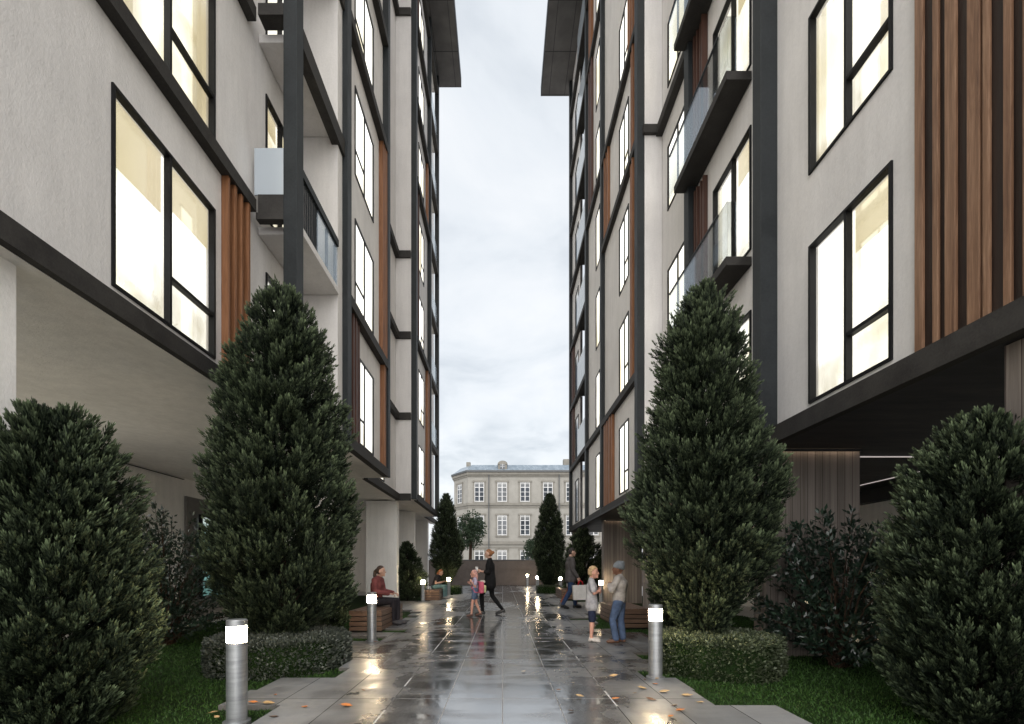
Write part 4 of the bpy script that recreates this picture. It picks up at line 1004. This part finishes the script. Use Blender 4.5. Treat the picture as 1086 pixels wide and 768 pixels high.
def person(label, loc, rz, sc, J, cloth, hair, skinc=('fair_skin', (.55, .34, .26)), female=False, child=False, headyaw=0, headpitch=0):
    """J: joints in metres for a 1.70 m body, x forward, y left, z up.
    keys: pelvis chest neck head, shL/shR elL/elR wrL/wrR (hand dir hdL/hdR), hpL/hpR knL/knR anL/anR toL/toR"""
    o = empty('person', loc, rz, label, 'person'); o.scale = (sc, sc, sc)
    V = lambda k: Vector(J[k])
    wf = .93 if female else 1.0
    pel, che, nec, hea = V('pelvis'), V('chest'), V('neck'), V('head')
    wai = pel.lerp(che, .5)
    meshes = []
    kk = lambda p: tuple(round(x, 3) for x in p)
    up1, up2 = che.lerp(nec, .42), che.lerp(nec, .75)
    WD = {kk(pel): .062 if female else .055, kk(wai): .035 if female else .05, kk(che): .055 if female else .075, kk(up1): .075 * wf}
    shr = .055 * wf
    chains = [[(pel, .103), (wai, .088), (che, .102), (up1, .066), (up2, .05), (nec, .05), (nec.lerp(hea, .6), .048)]]
    for s in 'LR':
        sh, el_, wr = V('sh' + s), V('el' + s), V('wr' + s)
        chains.append([(up2, .045), (sh, shr), (sh.lerp(el_, .5), .045 * wf), (el_, .036), (el_.lerp(wr, .35), .036), (wr, .024)])
        hp, kn, an = V('hp' + s), V('kn' + s), V('an' + s); to = V('to' + s)
        chains.append([(hp, .092), (hp.lerp(kn, .4), .077), (kn, .052), (kn.lerp(an, .33), .055), (kn.lerp(an, .7), .041), (an, .034)])
        chains.append([(an, .034), (an.lerp(to, .45) + Vector((0, 0, -.012)), .034), (to, .026)])
    meshes.append(skin(chains, 2, WD))
    # hands: palm and five fingers curled towards 'in'
    for s in 'LR':
        wr = V('wr' + s); d = (V('hd' + s) - wr).normalized()
        inn = Vector(J.get('in' + s, (0, -1 if s == 'L' else 1, 0))); inn = (inn - d * inn.dot(d)).normalized(); acr = d.cross(inn)
        meshes.append(ball(wr + d * .05, (.017, .038, .048), 2, Matrix((inn, acr, d)).transposed()))
        curl = J.get('curl', .6)
        for q, (off, ln) in enumerate(((.026, .068), (.009, .078), (-.009, .073), (-.026, .058))):
            a = wr + d * .085 + acr * off; p1 = a + d * ln * .45 + inn * ln * .12 * curl; p2 = p1 + (d * (1 - curl * .7) + inn * curl).normalized() * ln * .32; p3 = p2 + (d * (1 - curl * 1.3) + inn * curl * 1.3).normalized() * ln * .24
            meshes.append(skin([[(wr + d * .05 + acr * off * .8, .009), (a, .0092), (p1, .0086), (p2, .008), (p3, .0068)]], 1))
        tb = wr + d * .03 + acr * .03
        meshes.append(skin([[(wr + d * .025 + acr * .015, .011), (tb + acr * .012 + d * .01, .011), (tb + acr * .026 + d * .035 + inn * .01, .0095), (tb + acr * .026 + d * .06 + inn * .02, .008)]], 1))
    # head
    hr = Matrix.Rotation(R(headyaw), 3, 'Z') @ Matrix.Rotation(R(headpitch), 3, 'Y')
    hs = J.get('hs', 1.0)
    def hf(p, u):
        z = u.z
        if z < -.1:
            k = (-z - .1); p.y *= 1 - .42 * k; p.x = p.x * (1 - .28 * k) + .018 * k
        if u.x > .3 and -.25 < z < .35: p.x -= .006 * (1 - abs(u.y))
        if u.x < 0: p.x *= 1.04
        return p * hs
    meshes.append(ball(hea, (.094, .074, .118), 4, hr, hf))
    def hp_(x, y, z): return hea + hr @ (Vector((x, y, z)) * hs)
    meshes.append(skin([[(hp_(.082, 0, .018), .009 * hs), (hp_(.098, 0, -.008), .011 * hs), (hp_(.104, 0, -.026), .013 * hs), (hp_(.088, 0, -.034), .011 * hs)]], 1))
    meshes.append(ball(hp_(.085, 0, -.062), (.012 * hs, .024 * hs, .010 * hs), 2, hr)); meshes.append(ball(hp_(.074, 0, -.095), (.02 * hs, .022 * hs, .018 * hs), 2, hr))
    for s in (-1, 1): meshes.append(ball(hp_(-.004, s * .074, -.012), (.018 * hs, .009 * hs, .03 * hs), 2, hr))
    bm_ = merge_remesh(meshes, .0075, 1)
    bo = link('body', bm_, skin_mat(*skinc), o, True)
    e_ = MB(); eyes = [ball(hp_(.079, s * .031, .004), (.010 * hs, .013 * hs, .008 * hs), 2, hr) for s in (-1, 1)]
    br = [ball(hp_(.083, s * .032, .026), (.006 * hs, .019 * hs, .004 * hs), 2, hr) for s in (-1, 1)]
    bm = bmesh.new(); [bm.from_mesh(x) for x in eyes + br]; me = bpy.data.meshes.new('eyes'); bm.to_mesh(me); bm.free(); link('eyes_and_brows', me, M_dark, o, True)
    # hair
    hm, kind, hmat = [], hair[0], hair[1]
    def cap(p, u):
        q = Vector((p.x, p.y, p.z))
        lim = .30 if u.x > 0 else -.45
        edge = lim + .5 * max(0, u.x)
        if u.z < edge: q = q * (.86 if u.z < edge - .12 else .97)
        return q * hs
    if kind != 'beanie':
        hm.append(ball(hp_(-.008, 0, .010), (.099, .080, .119), 4, hr, cap))
        if kind == 'short':
            for i in range(40):
                a = random.uniform(-2.9, 2.9); z = random.uniform(.2, 1); q = math.sqrt(max(0, 1 - z * z)) 
                p0 = hp_(-.006 + math.cos(a) * q * .098, math.sin(a) * q * .08, .012 + z * .118)
                hm.append(ball(p0, (.015 * hs, .015 * hs, .009 * hs), 1, hr))
    if kind == 'bun': hm.append(ball(hp_(-.115, 0, .035), (.042 * hs, .042 * hs, .042 * hs), 2)); 
    if kind == 'ponytail': hm.append(skin([[(hp_(-.09, 0, .03), .035), (hp_(-.135, 0, -.01), .034), (hp_(-.14, 0, -.09), .038), (hp_(-.125, .0, -.17), .034), (hp_(-.10, 0, -.25), .016)]]))
    if kind == 'long': hm.append(skin([[(hp_(-.05, 0, .02), .07), (hp_(-.07, 0, -.07), .07), (hp_(-.075, 0, -.16), .05), (hp_(-.07, 0, -.22), .02)]]))
    if kind == 'beanie':
        def bf(p, u):
            if u.z < -.15: p = p * .80
            return p * hs
        rb = hr @ Matrix.Rotation(R(-8), 3, 'Y')
        hm.append(ball(hp_(-.012, 0, .03), (.112, .092, .128), 4, rb, bf)); hm.append(ball(hp_(-.07, 0, .13), (.04 * hs, .035 * hs, .03 * hs), 2))
    hmesh = merge_remesh(hm, .007, 1)
    link('beanie' if kind == 'beanie' else 'hair', hmesh, hmat, o, True)
    # clothes
    def fit(pts, ex): return [(p, r_ + ex) for p, r_ in pts]
    def trousers(nm, mat, to_frac, ex=.012, hemx=0, shoes=True):
        ch = [[(wai.lerp(pel, .45), .094 + ex), (pel, .104 + ex)]]; wd = dict(WD); wd[kk(ch[0][0][0])] = .05
        for s in 'LR':
            hp, kn, an = V('hp' + s), V('kn' + s), V('an' + s)
            pts = [(hp, .092 + ex), (hp.lerp(kn, .4), .077 + ex)]
            if to_frac <= 1: pts.append((hp.lerp(kn, to_frac), .06 + ex + hemx))
            else: pts += [(kn, .053 + ex), (kn.lerp(an, .33), .055 + ex * .9), (kn.lerp(an, .7), .044 + ex + hemx * .5), (kn.lerp(an, .93), .038 + ex + hemx)]
            ch.append(pts)
        link(nm, merge_remesh([skin(ch, 2, wd)], .011, 3), mat, o, True)
    def top(nm, mat, sleeve, low, ex=.014, hem=None, hexs=0, collar=True):
        lowp = pel.lerp(che, low) if low >= 0 else pel + Vector((0, 0, low)); wd = dict(WD)
        wd[kk(lowp)] = .06
        if low >= 0: ch = [[(lowp, .100 + ex + hexs), (wai, .090 + ex + hexs * .6), (che, .103 + ex), (up1, .067 + ex), (up2, .052 + ex)]]
        else: ch = [[(lowp, .108 + ex + hexs * 1.3), (pel, .104 + ex + hexs), (wai, .090 + ex + hexs * .6), (che, .103 + ex), (up1, .067 + ex), (up2, .052 + ex)]]
        ch.append([(up2, .05 + ex), (nec.lerp(up2, .35), .048 + ex * .8)])
        for s in 'LR':
            sh, el_, wr = V('sh' + s), V('el' + s), V('wr' + s)
            pts = [(up2, .047 + ex), (sh, shr + ex * .9)]
            if sleeve < 1: pts.append((sh.lerp(el_, sleeve), .050 + ex))
            else: pts += [(sh.lerp(el_, .5), .046 + ex), (el_, .037 + ex), (el_.lerp(wr, .35), .037 + ex), (el_.lerp(wr, sleeve - 1), .028 + ex)]
            ch.append(pts)
        link(nm, merge_remesh([skin(ch, 2, wd)], .011, 3), mat, o, True)
    for c in cloth:
        if c[0] == 'trousers': trousers(c[1], c[2], *c[3:])
        elif c[0] == 'top': top(c[1], c[2], *c[3:])
        elif c[0] == 'shoes':
            for s in 'LR':
                an, to = V('an' + s), V('to' + s); d = (to - an); d.z *= .3; d.normalize()
                hl = Vector((an.x, an.y, min(an.z, to.z + .055) if c[3:] == () else an.z)); hl.z = an.z - .04
                m1 = skin([[(an + d * -.02 + Vector((0, 0, -.015)), .040), (an.lerp(to, .5) + Vector((0, 0, -.012)), .046), (to + d * .01, .036), (to + d * .035, .022)], [(an + d * -.02 + Vector((0, 0, -.015)), .040), (an + d * -.03 + Vector((0, 0, -.045)), .036)]])
                so2 = link('shoe', merge_remesh([m1], .009, 1), c[2], o, True)
    return o
M_dark = m_plain('dark_eyes', (.04, .025, .02), .5)
H_ = {k: m_plain('hair_' + k, c, .55, 0, .4, .35) for k, c in dict(brown=(.05, .028, .018), auburn=(.26, .11, .045), blond=(.42, .29, .16), pink=(.55, .30, .26), dark=(.022, .017, .015), ginger=(.28, .10, .035)).items()}
def base_pose(**k):
    J = dict(pelvis=(0, 0, .95), chest=(0, 0, 1.27), neck=(-.01, 0, 1.455), head=(.02, 0, 1.585), shL=(0, .165, 1.385), shR=(0, -.165, 1.385), elL=(-.02, .21, 1.11), elR=(-.02, -.21, 1.11),
             wrL=(.04, .22, .87), wrR=(.04, -.22, .87), hdL=(.06, .22, .78), hdR=(.06, -.22, .78), hpL=(0, .09, .89), hpR=(0, -.09, .89), knL=(.02, .10, .49), knR=(.02, -.10, .49),
             anL=(-.01, .10, .085), anR=(-.01, -.10, .085), toL=(.15, .115, .035), toR=(.15, -.115, .035))
    J.update(k); return J
def at(px, Y): return (px - 533) * Y / F
# seated woman in maroon jacket, facing right across the path
sit = base_pose(pelvis=(0, 0, .50), chest=(.04, 0, .83), neck=(.07, 0, 1.01), head=(.12, 0, 1.13), shL=(.05, .16, .94), shR=(.05, -.16, .94), elL=(.10, .19, .70), elR=(.08, -.20, .70),
        wrL=(.36, .10, .665), wrR=(.34, -.10, .66), hdL=(.45, .07, .65), hdR=(.43, -.06, .64), inL=(0, 0, -1), inR=(0, 0, -1), hpL=(.04, .09, .48), hpR=(.04, -.09, .48),
        knL=(.44, .10, .50), knR=(.43, -.09, .50), anL=(.46, .09, .085), anR=(.43, -.09, .085), toL=(.61, .10, .035), toR=(.58, -.10, .035), curl=.8)
person('woman with dark ponytail in a maroon jacket sitting on the near left bench', (-2.72, 9.75, 0), R(-8), 1.0, sit,
    [('trousers', 'trousers', m_cloth('black_trousers', (.022, .020, .024)), 2), ('top', 'jacket', m_cloth('maroon_jacket', (.17, .055, .055)), 1.92, .1, .02),
     ('shoes', 'shoe', m_plain('dark_sneaker', (.04, .038, .042), .6))], ('ponytail', H_['brown']), female=True)
sit2 = dict(sit); sit2.update(chest=(.12, 0, .80), neck=(.19, 0, .96), head=(.26, 0, 1.05), shL=(.14, .16, .90), shR=(.14, -.16, .90), elL=(.12, .2, .62), elR=(.10, -.2, .62), wrL=(.34, .08, .66), wrR=(.33, -.08, .67), hdL=(.42, .04, .71), hdR=(.42, -.04, .72))
person('hunched seated person in a dark top and teal trousers on the far left bench', (-2.66, 17.7, 0), R(-6), .97, sit2,
    [('trousers', 'trousers', m_cloth('teal_trousers', (.13, .22, .22)), 2), ('top', 'top', m_cloth('dark_top', (.03, .028, .03)), .45, .1, .016),
     ('shoes', 'shoe', m_plain('pale_shoe', (.35, .33, .3), .6))], ('long', H_['ginger']), female=True, headpitch=18)
# woman in black walking left
wk = base_pose(knL=(.20, .08, .52), anL=(.17, .08, .09), toL=(.33, .09, .035), hpR=(-.03, -.08, .89), knR=(-.07, -.09, .49), anR=(-.35, -.10, .12), toR=(-.20, -.105, .035), pelvis=(-.02, 0, .94), chest=(-.02, 0, 1.27),
    elL=(.02, .21, 1.11), wrL=(.20, .17, 1.13), hdL=(.29, .15, 1.16), inL=(0, -1, 0), elR=(-.03, -.2, 1.10), wrR=(-.02, -.22, .86))
wb = m_cloth('black_tunic', (.012, .012, .013), .95)
WX, WY = at(519, 11.65), 11.65
person('woman in black tunic and leggings with auburn bun, walking left with a cup', (WX, WY, 0), R(180), .985, wk,
    [('trousers', 'leggings', m_cloth('black_leggings', (.010, .010, .011)), 2, .006), ('top', 'tunic', wb, 1.45, -.16, .02, None, .022),
     ('shoes', 'shoe', m_plain('black_shoe', (.02, .02, .02), .4))], ('bun', H_['auburn']), female=True)
cup = empty('cup', (WX - .315, WY - .135, 1.13 * .985), 0, 'white paper cup held up in the hand of the woman in black', 'cup')
c = MB(); c.lathe([(.001, 0), (.026, 0), (.036, .10), (.001, .10)], 20); c.build('cup_body', M['white_paint'], cup, True)
c = MB(); c.lathe([(.038, .101), (.038, .112), (.03, .12), (.001, .12)], 20); c.build('lid', m_plain('cup_lid', (.5, .48, .46), .4), cup, True)
# girl with backpack: child proportions on the 1.70 m body then scaled
kid = dict(hs=1.24)
gp = base_pose(head=(.03, 0, 1.60), knL=(.10, .08, .50), anL=(.13, .08, .09), toL=(.27, .08, .035), knR=(-.06, -.08, .50), anR=(-.22, -.08, .11), toR=(-.08, -.08, .04), elL=(-.01, .2, 1.12), elR=(.03, -.2, 1.13),
    wrL=(.12, .15, 1.28), wrR=(.17, -.15, 1.22), hdL=(.16, .12, 1.36), hdR=(.23, -.12, 1.27), **kid)
GX, GY = at(503.5, 11.3), 11.3
GS = .66
person('little girl with light hair, lilac top and denim shorts, walking beside the woman in black', (GX, GY, 0), R(188), GS, gp,
    [('trousers', 'shorts', m_cloth('denim_shorts', (.10, .14, .22)), .5, .02, .01), ('top', 'top', m_cloth('lilac_top', (.42, .38, .50)), .6, .05, .02),
     ('shoes', 'shoe', m_plain('brown_sandal', (.12, .06, .045), .6))], ('long', H_['pink']), ('rosy_skin', (.62, .33, .25)), female=True)
bp = empty('backpack', (GX + .16, GY - .01, .72), R(8), 'pink and pale yellow-green backpack on the back of the little girl', 'backpack')
def rbox(name, c, s, mat, par, bev=.02, rot=None):
    b_ = MB(); b_.box(c[0] - s[0] / 2, c[0] + s[0] / 2, c[1] - s[1] / 2, c[1] + s[1] / 2, c[2] - s[2] / 2, c[2] + s[2] / 2)
    o_ = b_.build(name, mat, par, False, bev); o_.modifiers[0].segments = 4
    if rot: o_.rotation_euler = rot
    return o_
rbox('bag_body', (0, 0, 0), (.13, .24, .30), m_cloth('pink_fabric', (.55, .12, .18)), bp, .04)
rbox('front_pocket', (.085, .01, -.04), (.07, .20, .19), m_cloth('yellow_fabric', (.50, .52, .28)), bp, .03)
rbox('top_flap', (.03, 0, .14), (.13, .20, .07), m_cloth('cream_fabric', (.6, .55, .48)), bp, .03)
st_ = MB(); [st_.tube([(-.06, s * .08, .13), (-.20, s * .085, .15), (-.235, s * .09, .0), (-.16, s * .1, -.12), (-.06, s * .09, -.12)], [.012] * 5, 6) for s in (-1, 1)]
st_.build('shoulder_straps', bpy.data.materials['pink_fabric'], bp, True)
# man with bag walking right and a companion half hidden
mw = base_pose(pelvis=(0, 0, .94), knL=(.16, .09, .52), anL=(.16, .09, .085), toL=(.31, .10, .035), knR=(-.04, -.09, .50), anR=(-.26, -.09, .12), toR=(-.12, -.10, .035), elR=(.0, -.22, 1.11), wrR=(.14, -.23, .90), hdR=(.17, -.23, .81), inR=(0, 1, 0), curl=1.0,
    head=(.045, 0, 1.60))
MX, MY = at(605, 13.4), 13.4
person('man in grey-brown blazer and jeans walking right, carrying a white bag', (MX, MY, 0), R(8), 1.035, mw,
    [('trousers', 'jeans', m_cloth('dark_jeans', (.025, .045, .10)), 2, .014), ('top', 'blazer', m_cloth('grey_blazer', (.085, .078, .078)), 1.9, -.10, .026, None, .014),
     ('shoes', 'shoe', m_plain('black_leather', (.015, .015, .015), .35))], ('short', H_['dark']), headyaw=-10)
bag = empty('shopping_bag', (at(615.5, 13.15), 13.13, .28), R(4), 'white rectangular shopping bag with red handles held by the walking man', 'bag')
k = MB(); w0, w1 = .21, .235
k.v = [(-w0, -.06, 0), (w0, -.06, 0), (w0, .06, 0), (-w0, .06, 0), (-w1, -.075, .42), (w1, -.075, .43), (w1, .075, .43), (-w1, .075, .42)]
k.f = [(3, 2, 1, 0), (0, 1, 5, 4), (1, 2, 6, 5), (2, 3, 7, 6), (3, 0, 4, 7)]; k.mi = [0] * 5
bb_ = k.build('bag_body', m_cloth('white_canvas', (.62, .60, .58), .7, .08), bag); sm = bb_.modifiers.new('s', 'SOLIDIFY'); sm.thickness = .004
h = MB(); [h.tube([(-.07, s, .42), (-.045, s * .6, .52), (0, s * .3, .555), (.045, s * .6, .52), (.07, s, .42)], [.009] * 5, 6) for s in (-.07, .07)]
h.build('handle', m_cloth('red_strap', (.55, .03, .04)), bag, True)
cp_ = base_pose(knL=(.16, .09, .52), anL=(.20, .09, .09), toL=(.34, .10, .035), knR=(-.12, -.09, .50), anR=(-.36, -.09, .16), toR=(-.24, -.10, .05))
person('companion in pale grey coat and rust trousers, mostly hidden behind the walking man', (at(605.5, 13.95), 13.95, 0), R(4), .90, cp_,
    [('trousers', 'trousers', m_cloth('rust_trousers', (.22, .08, .05)), 2, .01), ('top', 'coat', m_cloth('pale_coat', (.40, .39, .38)), 1.9, -.22, .02, None, .01),
     ('shoes', 'shoe', m_plain('grey_shoe', (.16, .15, .15), .5))], ('short', H_['brown']))
# boys
b1 = base_pose(head=(.035, 0, 1.60), elL=(.06, .235, 1.13), elR=(.06, -.235, 1.13), wrL=(.205, .01, 1.15), wrR=(.20, -.05, 1.20), hdL=(.20, -.09, 1.17), hdR=(.18, .06, 1.215), inL=(-1, 0, 0), inR=(-1, 0, 0),
    knL=(.02, .08, .49), knR=(.01, -.08, .49), hs=1.2, curl=.4)
BX, BY = at(627.5, 7.45), 7.45
person('blond boy in grey t-shirt and navy shorts with crossed arms', (BX, BY, 0), R(-12), .705, b1,
    [('trousers', 'shorts', m_cloth('navy_shorts', (.022, .028, .055)), .92, .012, .012), ('top', 't_shirt', m_cloth('grey_tshirt', (.34, .335, .35)), .72, -.13, .024, None, .012),
     ('shoes', 'shoe', m_plain('off_white_shoe', (.55, .50, .46), .6))], ('short', H_['blond']), ('rosy_skin', (.62, .33, .25)), headyaw=-6, headpitch=-2)
b2 = base_pose(head=(.03, .0, 1.60), elL=(.10, .26, 1.15), elR=(.12, -.25, 1.15), wrL=(.19, .10, 1.25), wrR=(.20, -.07, 1.26), hdL=(.21, .02, 1.30), hdR=(.215, .01, 1.31), inL=(0, -1, 0), inR=(0, 1, 0),
    knL=(.13, .09, .50), anL=(.05, .09, .085), toL=(.20, .13, .035), knR=(.0, -.10, .49), anR=(-.05, -.10, .085), toR=(.10, -.13, .035), pelvis=(.0, 0, .95), chest=(-.04, 0, 1.27), hs=1.16)
CX, CY = at(657, 7.3), 7.3
person('boy in grey knitted beanie, grey sweater and blue jeans facing the blond boy', (CX, CY, 0), R(152), .742, b2,
    [('trousers', 'jeans', m_cloth('blue_jeans', (.075, .11, .19)), 2, .024, .012), ('top', 'sweater', m_cloth('grey_sweater', (.36, .335, .315)), 1.95, .02, .030, None, .008),
     ('shoes', 'shoe', m_plain('brown_shoe', (.13, .065, .04), .55))], ('beanie', m_cloth('grey_knit', (.17, .19, .21), .95, .2)), ('brown_skin', (.20, .10, .065)), headyaw=12, headpitch=-6)
